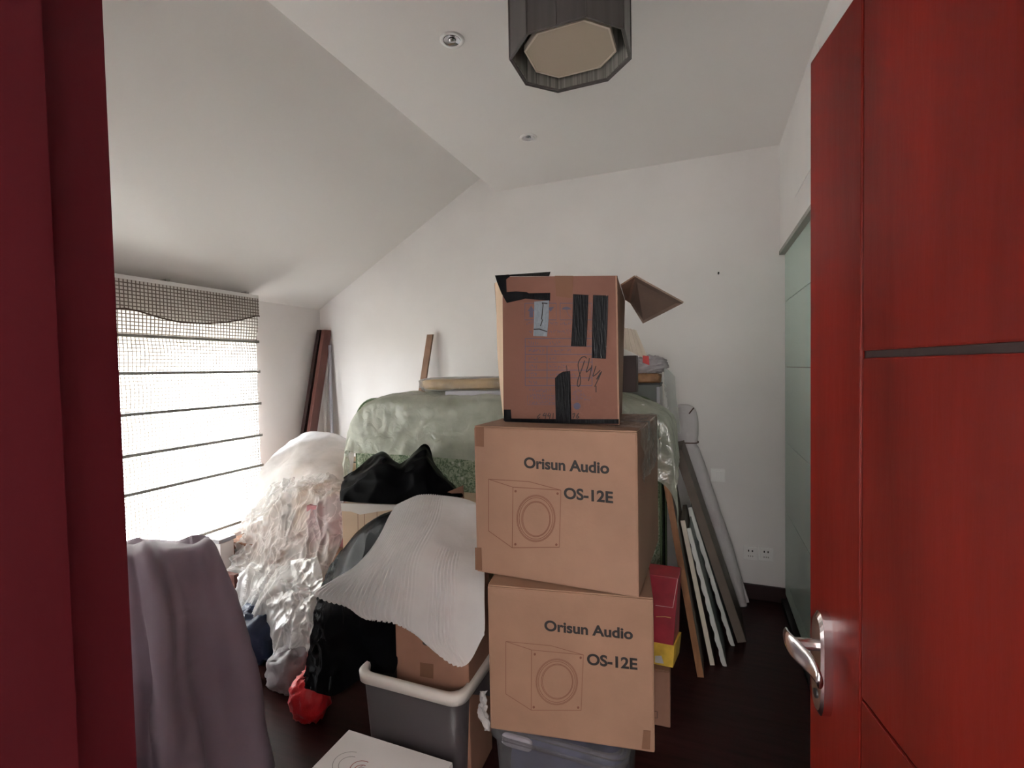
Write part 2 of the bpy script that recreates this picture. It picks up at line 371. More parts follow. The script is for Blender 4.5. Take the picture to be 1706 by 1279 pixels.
# flat print on a face (plane through o with outward normal n)
class Face:
    def __init__(s, o, n, parent, up=Vector((0, 0, 1))):
        s.o, s.n, s.parent = Vector(o), Vector(n).normalized(), parent
        s.up = (up - s.n*up.dot(s.n)).normalized()
    def p(s, px, py, off=.0006): return PP(px, py, s.o + s.n*off, s.n)
    def poly(s, name, pts, mt, off=.0006, th=.0008):
        return slab(name, [s.p(x, y, off) for x, y in pts], s.n, th, mt, s.parent)
    def lines(s, name, strokes, wpx, mt, off=.0006):
        V = []; F = []
        for st in strokes:
            q = [s.p(x, y, off) for x, y in st]
            ww = (s.p(st[0][0]+wpx, st[0][1], off)-s.p(st[0][0], st[0][1], off)).length/2
            k = len(q); b = len(V)
            for i in range(k):
                t = (q[min(i+1, k-1)]-q[max(i-1, 0)]).normalized(); d = s.n.cross(t)*ww
                V += [q[i]-d, q[i]+d]
            for i in range(k-1): F.append((b+2*i, b+2*i+1, b+2*i+3, b+2*i+2))
        return mk(name, V, F, mt, s.parent)
    def text(s, name, body, a, b, cap_px, mt, off=.0009, bold=.033):
        cu = bpy.data.curves.new(name, 'FONT'); cu.body = body; cu.size = 1; cu.offset = bold
        t = bpy.data.objects.new(name, cu); COL.objects.link(t)
        bpy.context.view_layer.update()
        me = bpy.data.meshes.new_from_object(t.evaluated_get(bpy.context.evaluated_depsgraph_get()))
        bpy.data.objects.remove(t)
        xs = [v.co.x for v in me.vertices]; x0, x1 = min(xs), max(xs)
        A = s.p(*a, off); B = s.p(*b, off); ex = (B-A)/(x1-x0)
        caph = (s.p(a[0], a[1]-cap_px, off)-A).length
        ey = s.up*(caph/.70)
        for v in me.vertices: v.co = A + ex*(v.co.x-x0) + ey*v.co.y
        me.materials.clear(); me.materials.append(K[mt])
        o = bpy.data.objects.new(name, me); COL.objects.link(o); o.parent = s.parent
        o.matrix_parent_inverse = s.parent.matrix_basis.inverted()
        return o

# ================================================================== SETTING
def st(o): o['kind'] = 'structure'; return o
st(box('floor', (XL-.4, -1.7, -.12), (1.4, YB+.2, 0), 'floor'))
st(box('wall_back', (XL-.24, YB, 0), (1.4, YB+.2, 3.5), 'wall'))
st(boxes('wall_left', [((XL-.24, YF-.22, 0), (XL, WY0, 2.30)), ((XL-.24, WY1, 0), (XL, YB, 2.30)),
                       ((XL-.24, WY0, 0), (XL, WY1, WZ0)), ((XL-.24, WY0, WZ1), (XL, WY1, 2.30))], 'wall'))
# ceilings: sloped roof side and flat dropped slab
sl = (2.95-2.057)/(-1.573+3.166)
def zs(x): return 2.057 + (x+3.166)*sl
st(hexa('ceiling_slope', [(XL-.24, YF-.22, zs(XL-.24)), (-1.15, YF-.22, zs(-1.15)), (-1.15, YB, zs(-1.15)), (XL-.24, YB, zs(XL-.24)),
                          (XL-.24, YF-.22, zs(XL-.24)+.15), (-1.15, YF-.22, zs(-1.15)+.15), (-1.15, YB, zs(-1.15)+.15), (XL-.24, YB, zs(XL-.24)+.15)], 'slope'))
st(box('ceiling', (-1.445, YF-.22, ZC), (1.4, YB, ZC+.12), 'ceil', bev=.006))
st(box('ceiling_void', (-1.30, YF-.22, ZC+.125), (1.4, YB, 3.5), 'ceil'))
# right wall: header above the sliding door, pier by the entrance
OP0 = 1.0; GH = 2.175
wr = st(boxes('wall_right', [((XR, YF-.22, 0), (XR+.10, OP0, ZC)), ((XR, OP0, GH), (XR+.10, YB, ZC))], 'wall'))
for k, (y0, y1) in enumerate(((2.30, 2.86), (1.72, 2.28))):
    box('cabinet_panel', (XR-.004, y0, 2.34), (XR+.02, y1, 2.78), 'wall', wr, .002)
st(boxes('wall_closet', [((1.2, OP0-.1, 0), (1.3, YB, ZC)), ((XR+.10, OP0-.1, 0), (1.2, OP0, ZC))], 'wall'))
# front wall with the doorway the photo is taken through
DX0, DX1, DH = -.50, .36, 2.08
st(boxes('wall_front', [((XL, YF-.22, 0), (DX0-.03, YF, 3.3)), ((DX1+.03, YF-.22, 0), (XR, YF, ZC)), ((DX0-.03, YF-.22, DH+.03), (DX1+.03, YF, ZC))], 'wall'))
jb = st(empty('trim_1', (DX0, YF, 0)))
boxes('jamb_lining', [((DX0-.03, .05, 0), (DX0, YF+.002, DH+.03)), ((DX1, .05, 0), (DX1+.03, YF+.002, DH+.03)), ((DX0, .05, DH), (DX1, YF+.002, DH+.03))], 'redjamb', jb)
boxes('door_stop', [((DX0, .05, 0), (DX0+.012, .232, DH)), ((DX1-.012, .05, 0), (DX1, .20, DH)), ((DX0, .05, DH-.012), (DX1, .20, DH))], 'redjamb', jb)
# corridor behind the camera
st(boxes('wall_corridor', [((-2.0, -1.7, 0), (-1.9, YF-.22, 2.7)), ((1.3, -1.7, 0), (1.4, YF-.22, 2.7)), ((-2.0, -1.8, 0), (1.4, -1.7, 2.7))], 'wall'))
st(box('ceiling_corridor', (-2.0, -1.8, 2.7), (1.4, YF-.22, 2.83), 'ceil'))
# baseboards
st(box('baseboard_back', (XL, YB-.015, 0), (XR+.06, YB, .095), 'basew', bev=.003))
st(box('baseboard_left', (XL, YF, 0), (XL+.015, YB-.015, .095), 'basew', bev=.003))
st(box('baseboard_right', (XR-.015, YF, 0), (XR, OP0, .095), 'basew', bev=.003))

# window in the left wall
wn = st(empty('window_1', (XL-.12, (WY0+WY1)/2, WZ0)))
fx0, fx1 = XL-.15, XL-.09
boxes('window_frame', [((fx0, WY0, WZ0), (fx1, WY0+.05, WZ1)), ((fx0, WY1-.05, WZ0), (fx1, WY1, WZ1)), ((fx0, WY0, WZ0), (fx1, WY1, WZ0+.05)),
                       ((fx0, WY0, WZ1-.05), (fx1, WY1, WZ1)), ((fx0, (WY0+WY1)/2-.03, WZ0), (fx1, (WY0+WY1)/2+.03, WZ1))], 'alu', wn)
for y0, y1 in ((WY0+.05, (WY0+WY1)/2-.03), ((WY0+WY1)/2+.03, WY1-.05)):
    box('pane', (XL-.123, y0, WZ0+.05), (XL-.118, y1, WZ1-.05), 'pane', wn)
box('window_sill', (XL-.09, WY0-.05, WZ0-.03), (XL+.03, WY1+.05, WZ0), 'white', wn, .004)

# sliding frosted glass door in the right wall
sd = st(empty('door_2', (XR+.04, 2.97, 0)))
GX = XR+.028
PE = 2.56
seams = [PY(1308, y, YB).z for y in (503, 611, 735)]
dz = (seams[0]-seams[2])/2
zsm = [GH-.01] + [seams[0], seams[1], seams[2], seams[2]-dz, seams[2]-2*dz] + [.06]
for a, b in zip(zsm[:-1], zsm[1:]):
    box('glass_pane', (GX, PE+.02, b+.002), (GX+.010, YB-.004, a-.002), 'glassgreen', sd)
    box('glass_pane', (GX+.03, OP0+.03, b+.002), (GX+.040, PE+.06, a-.002), 'glassgreen', sd)
box('glass_backing', (GX+.011, PE+.02, .06), (GX+.014, YB-.004, GH-.012), 'rodgrey', sd)
box('door_frame', (GX-.004, PE-.012, .03), (GX+.024, PE+.02, GH-.03), 'alu', sd, .002)
box('top_rail', (XR-.004, OP0, GH-.012), (XR+.10, YB-.002, GH+.012), 'rodgrey', sd, .002)
box('bottom_track', (XR+.004, OP0, 0), (XR+.10, YB-.002, .03), 'dark', sd, .002)

# entrance door, open into the room
u = Vector((-.1822, .9833, 0)); nrm = Vector((-.9833, -.1822, 0)); FE = Vector((.186, 1.051, 0))
DW = .82; HG = FE - u*DW
dr = st(empty('door_1', HG))
def dp(uu, zz, off=0): return HG + u*uu + nrm*off + Vector((0, 0, zz))
def dslab(name, u0, u1, z0, z1, o0, o1, mt, bev=.003, parent=dr):
    return hexa(name, [dp(u0, z0, o0), dp(u1, z0, o0), dp(u1, z0, o1), dp(u0, z0, o1), dp(u0, z1, o0), dp(u1, z1, o0), dp(u1, z1, o1), dp(u0, z1, o1)], mt, parent, bev)
def du(px, py): q = PP(px, py, FE, nrm); return (q-HG).dot(u), q.z
dslab('core', 0, DW, .008, 2.05, -.040, -.006, 'groove', 0)
ug = du(1436, 540)[0]; zg1 = du(1445, 590)[1]; zg2 = du(1440, 1170)[1]
dslab('stile', ug+.003, DW, .008, 2.05, -.006, 0, 'redwood')
for z0, z1 in ((.008, zg2-.002), (zg2+.002, zg1-.005), (zg1+.005, 2.05)):
    dslab('door_panel', .0, ug-.002, z0, z1, -.006, 0, 'redwood')
# lever handle
hu, hz = du(1379, 1105)
hh = empty('handle', (0, 0, 0)); hh.parent = dr; hh.matrix_parent_inverse = dr.matrix_basis.inverted()
bm = bmesh.new()
def plate_ring(off, sc):
    q = []
    for i in range(32):
        t = 2*math.pi*i/32; cu_, sn = math.cos(t), math.sin(t)
        q.append(dp(hu + .022*sc*math.copysign(abs(cu_)**.8, cu_), hz + .092*sc*math.copysign(abs(sn)**.5, sn), off))
    return q
bm.free()
hp = loft('back_plate', [plate_ring(.0, 1.0), plate_ring(.014, 1.0), plate_ring(.019, .90)], 'chrome', dr, smooth=False)
hzs = du(1385, 1083)[1]
rod('spindle', dp(hu, hzs, .010), dp(hu, hzs, .058), .010, 'chrome', dr, 16)
# curved blade lever running towards the hinge
rings = []
for k in range(15):
    t = k/14; uu = hu+.016 - t*.100; off = .062 - .016*math.sin(t*math.pi*.55)*t + .004*math.sin(t*6); zz = hzs + .006 - .022*t*t
    hw = .014 + .010*math.sin(t*math.pi*.9) - .006*t; tw = .005
    rings.append([dp(uu, zz + hw*math.cos(a), off + tw*math.sin(a)) for a in [2*math.pi*i/14 for i in range(14)]])
loft('lever', rings, 'chrome', dr)
rod('keyhole', dp(hu, hz-.055, .018), dp(hu, hz-.055, .0205), .008, 'dark', dr, 14)
bpy.data.objects.remove(hh)

# ================================================================== FIXTURES
# roman blind
BX = -3.05; BY0, BY1, BZ1, BZ0 = .80, 2.635, 2.04, .41
rb = tag(empty('roman_blind', (BX, 1.7, BZ0)), 'open weave cream roman blind with grey battens hanging over the bright window', 'blind')
rods_z = [PX(300, y, BX).z for y in (570, 620.8, 683, 745, 804)] + [.46]
rods_z[0] = PX(300, 563, BX).z
stops = [BZ1] + rods_z + [BZ0]
NV = 90; NU = 60; V = []; F = []
for j in range(NV+1):
    z = BZ1 + (BZ0-BZ1)*j/NV
    # swell between battens
    k = max(i for i in range(len(stops)-1) if stops[i] >= z - 1e-6); a, b = stops[k], stops[k+1]
    t = (a-z)/max(a-b, 1e-6); sw = .018*math.sin(math.pi*min(max(t, 0), 1))
    for i in range(NU+1):
        y = BY0 + (BY1 - BY0)*i/NU
        yy = y - (.02*math.sin(math.pi*t) if i == NU else 0)*(1 if z < 1.8 else 0)
        V.append((BX + sw*(.6+.4*math.sin(i*.35+k)), yy, z))
for j in range(NV):
    for i in range(NU): F.append((j*(NU+1)+i, j*(NU+1)+i+1, (j+1)*(NU+1)+i+1, (j+1)*(NU+1)+i))
mk('blind_cloth', V, F, 'blind', rb, smooth=True)
# valance with wavy braided edge
pts_edge = [(120, 540), (150, 520), (180, 516), (205, 513), (230, 518), (265, 529), (300, 537), (340, 539), (375, 537), (400, 533), (427, 526)]
edge = [PX(x, y, BX+.03) for x, y in pts_edge]
V = []; F = []; n = 60
for i in range(n+1):
    y = BY0+.0 + (BY1-BY0)*i/n
    ze = None
    for a, b in zip(edge[:-1], edge[1:]):
        if a.y <= y <= b.y: ze = a.z + (b.z-a.z)*(y-a.y)/(b.y-a.y)
    if ze is None: ze = edge[0].z - .03*math.sin((edge[0].y-y)*6) if y < edge[0].y else edge[-1].z
    V += [(BX+.03, y, BZ1+.003), (BX+.03, y, (BZ1+ze)/2), (BX+.03, y, ze)]
for i in range(n): F += [(3*i, 3*i+3, 3*i+4, 3*i+1), (3*i+1, 3*i+4, 3*i+5, 3*i+2)]
va = mk('valance', V, F, 'blind', rb)
eb = [Vector(V[3*i+2]) + Vector((.003, 0, 0)) for i in range(n+1)]
rr = [[p + Vector((.003*math.cos(a), 0, .005*math.sin(a))) for a in [2*math.pi*q/6 for q in range(6)]] for p in eb]
loft('braid', rr, 'browntrim', rb, smooth=False)
for z in rods_z: box('batten', (BX+.016, BY0, z-.009), (BX+.028, BY1-.004, z+.009), 'rodgrey', rb, .002)
box('head_rail', (XL+.002, BY0, BZ1), (BX+.03, BY1, BZ1+.028), 'white', rb, .003)  # depth back to the wall added to block light leaking up the slope
for px, py in ((274, 476), (407, 496)):
    c = PX(px, py, BX); box('bracket', (BX-.02, c.y-.012, BZ1+.028), (BX+.034, c.y+.012, BZ1+.040), 'rodgrey', rb, .002)

# ceiling lamp
lx0, lx1, ly0, ly1, lz0 = -.605, -.225, 1.475, 1.825, 2.55
def octo(ins, z, cut=.095):
    a, b, c, d = lx0+ins, lx1-ins, ly0+ins, ly1-ins; k = cut-ins*.4
    return [Vector(p) for p in ((a+k, c, z), (b-k, c, z), (b, c+k, z), (b, d-k, z), (b-k, d, z), (a+k, d, z), (a, d-k, z), (a, c+k, z))]
la = tag(empty('ceiling_lamp', ((lx0+lx1)/2, (ly0+ly1)/2, ZC)), 'grey pleated octagonal drum ceiling lamp with beige diffuser', 'ceiling lamp')
def ringwall(name, ins0, ins1, z0, z1, mt, fine=8):
    o0, o1 = octo(ins0, z0), octo(ins0, z1); i0, i1 = octo(ins1, z0), octo(ins1, z1)
    V = o0+o1+i0+i1; F = []
    for i in range(8):
        j = (i+1) % 8
        F += [(i, j, 8+j, 8+i), (16+i, 24+i, 24+j, 16+j), (i, 16+i, 16+j, j), (8+i, 8+j, 24+j, 24+i)]
    return mk(name, V, F, mt, la)
ringwall('shade', 0, .006, lz0, ZC-.012, 'silk')
ringwall('shade_lining', .0065, .009, lz0+.006, ZC-.02, 'sheer')
for p in octo(-.001, lz0): rod('shade_rib', p, p+Vector((0, 0, ZC-.012-lz0)), .003, 'silk', la, 6)
for i, (p, q) in enumerate(zip(octo(-.001, lz0), octo(-.001, lz0)[1:]+octo(-.001, lz0)[:1])):
    rod('bottom_wire', p, q, .0028, 'silk', la, 6)
for sx in (1/2,): 
    for y in (ly0-.001, ly1+.001): rod('shade_rib', (lx0+(lx1-lx0)*sx, y, lz0), (lx0+(lx1-lx0)*sx, y, ZC-.012), .003, 'silk', la, 6)
d0, d1 = octo(.050, lz0+.026, .085), octo(.050, lz0+.038, .085)
mk('diffuser', d0+d1, [tuple(range(8))[::-1], tuple(range(8, 16))]+[(i, (i+1) % 8, 8+(i+1) % 8, 8+i) for i in range(8)], 'beige', la)
o0, i0, o1, i1 = octo(.045, lz0+.024, .085), octo(.051, lz0+.024, .085), octo(.045, lz0+.044, .085), octo(.051, lz0+.044, .085)
mk('diffuser_rim', o0+i0+o1+i1, [f for i in range(8) for f in ((i, (i+1) % 8, 8+(i+1) % 8, 8+i), (i, 16+i, 16+(i+1) % 8, (i+1) % 8), (8+i, 8+(i+1) % 8, 24+(i+1) % 8, 24+i))], 'beige2', la)
box('ceiling_plate', (lx0+.06, ly0+.06, ZC-.03), (lx1-.06, ly1-.06, ZC), 'white', la, .004)
cx, cy = (lx0+lx1)/2, (ly0+ly1)/2
for sx in (-1, 1): rod('stem', (cx+sx*.08, cy, lz0+.03), (cx+sx*.08, cy, ZC-.028), .006, 'chrome', la, 8)

# recessed downlights
def downlight(px, py, lab):
    c = PZ(px, py, ZC); d = tag(empty('downlight', (c.x, c.y, ZC)), lab, 'downlight', 'recessed ceiling downlights')
    N_ = 32
    def ring(r, z): return [Vector((c.x+r*math.cos(2*math.pi*i/N_), c.y+r*math.sin(2*math.pi*i/N_), ZC+z)) for i in range(N_)]
    loft('bezel', [ring(.050, -.0005), ring(.049, -.004), ring(.040, -.006), ring(.034, -.004), ring(.034, -.001)], 'white', d, cap=False)
    loft('reflector', [ring(.033, -.0045), ring(.026, -.0025), ring(.016, -.001)], 'mirror', d, cap=False)
    loft('recess', [ring(.034, -.0006), ring(.033, -.0004)], 'dark', d, cap=True)
    lump('bulb', (c.x, c.y, ZC-.003), (.014, .014, .006), 'mirror', d, amp=0, nu=16, nv=8, pw=2, flat=False)
downlight(753, 66, 'recessed chrome downlight in white bezel, the one beside the drum lamp')
downlight(880, 229, 'recessed chrome downlight in white bezel, the one towards the back wall')

# wall switch, sockets, nail
def wallplate(name, lab, c, w, h, holes, group=None):
    e = tag(empty(name, (c.x, YB, c.z-h/2)), lab, 'switch' if 'switch' in name else 'socket', group)
    box('cover_plate', (c.x-w/2, YB-.013, c.z-h/2), (c.x+w/2, YB, c.z+h/2), 'white', e, .003)
    if 'switch' in name:
        for k in range(3): box('rocker', (c.x-w*.40+k*w*.27, YB-.019, c.z-h*.32), (c.x-w*.40+k*w*.27+w*.24, YB-.012, c.z+h*.32), 'white', e, .002)
    else:
        box('socket_face', (c.x-w*.42, YB-.015, c.z-h*.42), (c.x+w*.42, YB-.012, c.z+h*.42), 'white', e, .001)
        for dx in (-.011, .011): box('slot', (c.x+dx-.0035, YB-.0165, c.z+.010), (c.x+dx+.0035, YB-.0145, c.z+.022), 'dark', e)
        for dx in (-.012, 0, .012): box('slot', (c.x+dx-.0025, YB-.0165, c.z-.022), (c.x+dx+.0025, YB-.0145, c.z-.014), 'rodgrey', e)
wallplate('wall_switch', 'white three gang switch plate on the back wall above the sockets', PY(1196, 791, YB), .086, .086, 0)
wallplate('wall_socket', 'white wall socket beside the leaning boards', PY(1250, 920, YB), .084, .086, 2, 'wall sockets low on the back wall')
wallplate('wall_socket', 'white wall socket beside the green glass door', PY(1276, 922, YB), .084, .086, 2, 'wall sockets low on the back wall')
c = PY(1197, 456, YB); tag(rod('wall_nail', (c.x, YB, c.z), (c.x, YB-.02, c.z+.004), .0055, 'dark'), 'small dark nail in the bare back wall', 'nail')

# ================================================================== BOX STACK
def carton(name, lab, cat, FL, rz, Wd, Dp, Ht, mt, group=None, tape='tan_tape', tapew=.05, front_tape=.06, tape_f=True):
    """FL: front-left-bottom corner; front face looks along local -y"""
    e = tag(empty(name, FL, rz), lab, cat, group)
    M = Matrix.Translation(Vector(FL)) @ Matrix.Rotation(rz, 4, 'Z')
    box('body', (0, 0, 0), (Wd, Dp, Ht-.004), mt, e, .006, M)
    for y0, y1 in ((.002, Dp/2-.001), (Dp/2+.001, Dp-.002)):
        box('flap', (.002, y0, Ht-.004), (Wd-.002, y1, Ht), mt, e, .0012, M)
    if tape_f:
        box('packing_tape', (-.0006, Dp/2-tapew/2, Ht-.06), (Wd+.0006, Dp/2+tapew/2, Ht+.0006), tape, e, 0, M)
    return e, M

loB, M1 = carton('speaker_carton', 'brown carton printed with black speaker lettering, standing on the clear storage bin', 'box',
                 (-.612, 1.312, .402), math.radians(8.9), .484, .46, .446, 'kraftlow', 'printed speaker cartons')
upB, M2 = carton('speaker_carton', 'brown carton printed with black speaker lettering, under the taped pink carton', 'box',
                 (-.681, 1.383, .850), math.radians(-1.5), .510, .48, .470, 'kraft', 'printed speaker cartons')
def spk(fc, pts, circ, inner, dots, w, mt):
    A, T, B, C, D, E_, G = pts
    fc.lines('printed_drawing', [[A, B], [A, T, C], [B, C], [B, E_], [C, G], [E_, G], [A, D], [D, E_]] , w, mt)
    st_ = []
    for (cx_, cy_, rx, ry) in (circ, (circ[0], circ[1], circ[2]-1.5, circ[3]-1.6), inner, (inner[0]+.3, inner[1], inner[2]-1.6, inner[3]-1.4), (circ[0], circ[1], circ[2]-4, circ[3]-4.3)):
        st_.append([(cx_+rx*math.cos(2*math.pi*i/48), cy_+ry*math.sin(2*math.pi*i/48)) for i in range(49)])
    fc.lines('printed_cone', st_, w, mt)
    for x, y in dots: fc.poly('printed_screw', [(x+2*math.cos(a), y+2.2*math.sin(a)) for a in [2*math.pi*i/10 for i in range(10)]], mt, .0004, .0004)
n1 = M1.to_3x3() @ Vector((0, -1, 0)); f1 = Face(M1 @ Vector((0, 0, 0)), n1, loB)
n2 = M2.to_3x3() @ Vector((0, -1, 0)); f2 = Face(M2 @ Vector((0, 0, 0)), n2, upB)
spk(f2, [(813.8, 798), (881, 802), (854.6, 811.3), (934.4, 816.3), (813.8, 884), (853.3, 912.2), (931.9, 911.4)],
    (893, 863.4, 32, 38.8), (893, 864.4, 24, 29.5), [(859, 818), (929, 822), (858.6, 906.4), (927, 907)], .9, 'inkbrown')
spk(f1, [(842.7, 1068.3), (917.3, 1075.2), (885.6, 1082.4), (972, 1090.6), (842.7, 1155.7), (885.1, 1182.7), (968, 1183.2)],
    (927.6, 1135.6, 34.7, 38.3), (928.3, 1135.1, 26.5, 29.3), [(891, 1089.4), (967.4, 1095.3), (889.3, 1177.6), (963.3, 1178.3)], .8, 'inkbrown')
f2.text('printed_name', 'Orisun Audio', (873, 778.5), (1015, 788.5), 17, 'ink')
f2.text('printed_model', 'OS-12E', (939.5, 829.5), (1021.5, 837.5), 17.5, 'ink')
f1.text('printed_name', 'Orisun Audio', (907, 1049.5), (1054.5, 1064.5), 16.5, 'ink')
f1.text('printed_model', 'OS-12E', (978, 1106), (1062, 1115), 17.5, 'ink')
f2.poly('tape_patch', [(792, 711), (806, 711), (806, 744), (792, 743)], 'tan_tape')
f2.poly('tape_patch', [(791.5, 912), (802, 912), (803, 950), (792, 949)], 'tan_tape')
f1.poly('tape_patch', [(1072, 1216), (1084, 1217), (1083, 1248), (1069, 1247)], 'tan_tape')

# taped pinkish carton on top
zt = 1.323
pk = tag(empty('taped_carton', (-.43, 1.65, zt)), 'pinkish open carton patched with black tape and handwriting, topmost of the stack', 'box')
def Q(px, py, y): return PY(px, py, y)
A0 = Q(839, 704, 1.515); B0 = Q(1032, 706, 1.475); A0.z = B0.z = zt
A1 = Q(837, 461, 1.515); B1 = Q(1028, 459, 1.475)
Lb0 = Q(838, 690, 1.72); Lb0.z = zt; Lm = Q(820, 585, 1.70); Lb1 = Q(824, 472, 1.66)
Rb0 = Q(1036, 690, 1.85); Rb0.z = zt; Rb1 = Q(1041, 500, 1.85)
Lq0 = Lb0 + Vector((.02, .16, 0)); Lq1 = Lb1 + Vector((.03, .22, -.01))
# front: subdivided, slightly bulging; walls with thickness (open top)
def wallpanel(name, c00, c10, c11, c01, bulge, mt, th=.005, nu=10, nv=10):
    c00, c10, c11, c01 = map(Vector, (c00, c10, c11, c01)); n = (c10-c00).cross(c01-c00).normalized(); V = []
    for s in (0, 1):
        for j in range(nv+1):
            for i in range(nu+1):
                a, b = i/nu, j/nv
                p = c00*(1-a)*(1-b)+c10*a*(1-b)+c11*a*b+c01*(1-a)*b
                V.append(p + n*(bulge*math.sin(math.pi*a)*math.sin(math.pi*b) - s*th))
    F = []; k = (nu+1)*(nv+1)
    for j in range(nv):
        for i in range(nu):
            q = (j*(nu+1)+i, j*(nu+1)+i+1, (j+1)*(nu+1)+i+1, (j+1)*(nu+1)+i)
            F += [q, tuple(k+x for x in q[::-1])]
    bd = [i for i in range(nu+1)] + [j*(nu+1)+nu for j in range(1, nv+1)] + [nv*(nu+1)+i for i in range(nu-1, -1, -1)] + [j*(nu+1) for j in range(nv-1, 0, -1)]
    for a, b in zip(bd, bd[1:]+bd[:1]): F.append((a, k+a, k+b, b))
    return mk(name, V, F, mt, pk, smooth=False)
wallpanel('front_panel', A0, B0, B1, A1, .0, 'kraftpink')
wallpanel('side_panel', Lb0, A0, A1, Lb1, .012, 'kraftpale')
wallpanel('side_panel', B0, Rb0, Rb1, B1, .006, 'kraft')
wallpanel('back_panel', Rb0, Lb0, Lb1, Rb1, .0, 'kraft')
slab('base_panel', [A0, B0, Rb0, Lb0], (0, 0, 1), .005, 'kraft', pk)
nf = (B0-A0).cross(A1-A0).normalized()
if nf.dot(CAM-A0) < 0: nf = -nf
f3 = Face(A0, nf, pk)
def z7(x, y): return (800+x/4.264, 430+y/4.264)
def t7(name, pts, mt, off=.0012, th=.0008): return f3.poly(name, [z7(x, y) for x, y in pts], mt, off, th)
# side folded open flap on the right
p0, p1 = Q(1029, 478, 1.50), Q(1042, 520, 1.84)
q0, q1 = Q(1058, 461, 1.52), Q(1050, 505, 1.84)
s0, s1 = Q(1138, 505, 1.58), Q(1071, 539, 1.86)
def quadslab(name, a, b, c, d, th, mt):
    n = (b-a).cross(d-a).normalized()
    if n.z < 0: n = -n
    return slab(name, [a, b, c, d], n, th, mt, pk)
quadslab('open_flap', B1.lerp(Rb1, .34) + Vector((.002, 0, -.002)), q0, q1, Rb1 + Vector((.002, -.01, 0)), .005, 'kraft')
quadslab('open_flap', q0, s0, s1, q1, .005, 'kraftin')
# flap folded in along the front, and ragged tape on its corner
t7('rim_tape', [(105, 122), (205, 116), (215, 128), (185, 150), (188, 240), (255, 236), (330, 240), (345, 249), (498, 246), (497, 302), (320, 288), (190, 318), (150, 246), (120, 170)], 'black_tape')
slab('rim_tape', [f3.p(*z7(200, 118), -.002), f3.p(*z7(500, 97), -.03), f3.p(*z7(490, 128), -.004), f3.p(*z7(215, 130), -.002)], nf, .002, 'black_tape', pk)
t7('silver_tape', [(385, 308), (490, 300), (487, 420), (475, 556), (378, 552), (384, 420)], 'grey_tape', .0022)
t7('black_tape', [(660, 255), (770, 262), (764, 420), (755, 628), (645, 625), (655, 460)], 'black_tape')
t7('black_tape', [(803, 262), (910, 265), (905, 480), (893, 715), (792, 708), (796, 480)], 'black_tape')
t7('black_tape', [(532, 852), (560, 822), (590, 805), (640, 800), (645, 980), (648, 1172), (538, 1172)], 'black_tape', .0016)
t7('rim_tape', [(168, 1075), (218, 1075), (222, 1138), (600, 1143), (985, 1143), (985, 1176), (600, 1174), (190, 1170), (166, 1150)], 'black_tape')
t7('tape_patch', [(530, 125), (660, 125), (655, 285), (540, 270)], 'tan_tape', .0004, .0004)
def l7(name, sts, w, mt, off=.0006): return f3.lines(name, [[z7(x, y) for x, y in s] for s in sts], w, mt, off)
l7('printed_grid', [[(318, 320), (540, 320), (540, 438), (318, 438), (318, 320)], [(568, 320), (792, 320), (792, 438), (568, 438), (568, 320)]], 1.0, 'inkblue')
l7('printed_grid', [[(320, y), (795, y)] for y in (570, 625, 683, 738, 795, 850, 905)] + [[(x, 570), (x, 905)] for x in (320, 795)] + [[(475, 625), (475, 905)]], 1.0, 'inkblue')
l7('printed_grid', [[(335, 975), (335, 1040), (670, 1040)], [(680, 935), (680, 1000)]], .6, 'inkfaint')
t7('printed_arrow', [(350, 420), (350, 375), (338, 375), (362, 338), (386, 375), (376, 375), (376, 420)], 'inkblue', .0006, .0003)
t7('printed_arrow', [(470, 350), (525, 345), (500, 380), (495, 372)], 'inkblue', .0006, .0003)
t7('printed_umbrella', [(578, 362), (590, 350), (612, 344), (635, 350), (650, 362), (612, 366)], 'inkblue', .0006, .0003)
l7('printed_umbrella', [[(612, 364), (625, 400), (650, 425)]], .6, 'inkblue')
# rows of tiny faded characters
rnd = random.Random(3); gl = []
def glyphs(x0, x1, y, h, w=13):
    x = x0
    while x < x1:
        for k in range(3):
            a = (x+rnd.uniform(0, w*.7), y+rnd.uniform(-h/2, h/2))
            gl.append([a, (a[0]+rnd.uniform(2, w*.5), a[1]+rnd.uniform(-3, 3))] if rnd.random() < .6 else [a, (a[0]+rnd.uniform(-2, 2), a[1]+h*.5)])
        x += w
for y in (598, 654, 710, 766, 822, 878):
    glyphs(345, 400, y, 22); 
for y, x1 in ((598, 570), (654, 640), (710, 545), (766, 610), (822, 690)): glyphs(495, x1, y, 20)
glyphs(345, 455, 654, 20)
for y, x0, x1 in ((518, 345, 370), (518, 490, 640), (518, 770, 790), (460, 330, 540), (460, 570, 645), (935, 350, 500), (940, 660, 715), (970, 355, 530), (970, 650, 750), (995, 380, 530), (993, 655, 780), (1022, 345, 530)): glyphs(x0, x1, y, 20)
tag(l7('printed_text', gl, 1.1, 'inkfaint'), kind='stuff')
t7('printed_seal', [(688+25*math.cos(a), 1050+25*math.sin(a)) for a in [2*math.pi*i/16 for i in range(16)]], 'inkblue', .0006, .0003)
def z8(x, y): return (850+x/5.563, 470+y/5.563)
def spl(p, n=6):
    q = [Vector((a, b, 0)) for a, b in p]; return [tuple(cr(q, t/n)[:2]) for t in range((len(q)-1)*n+1)]
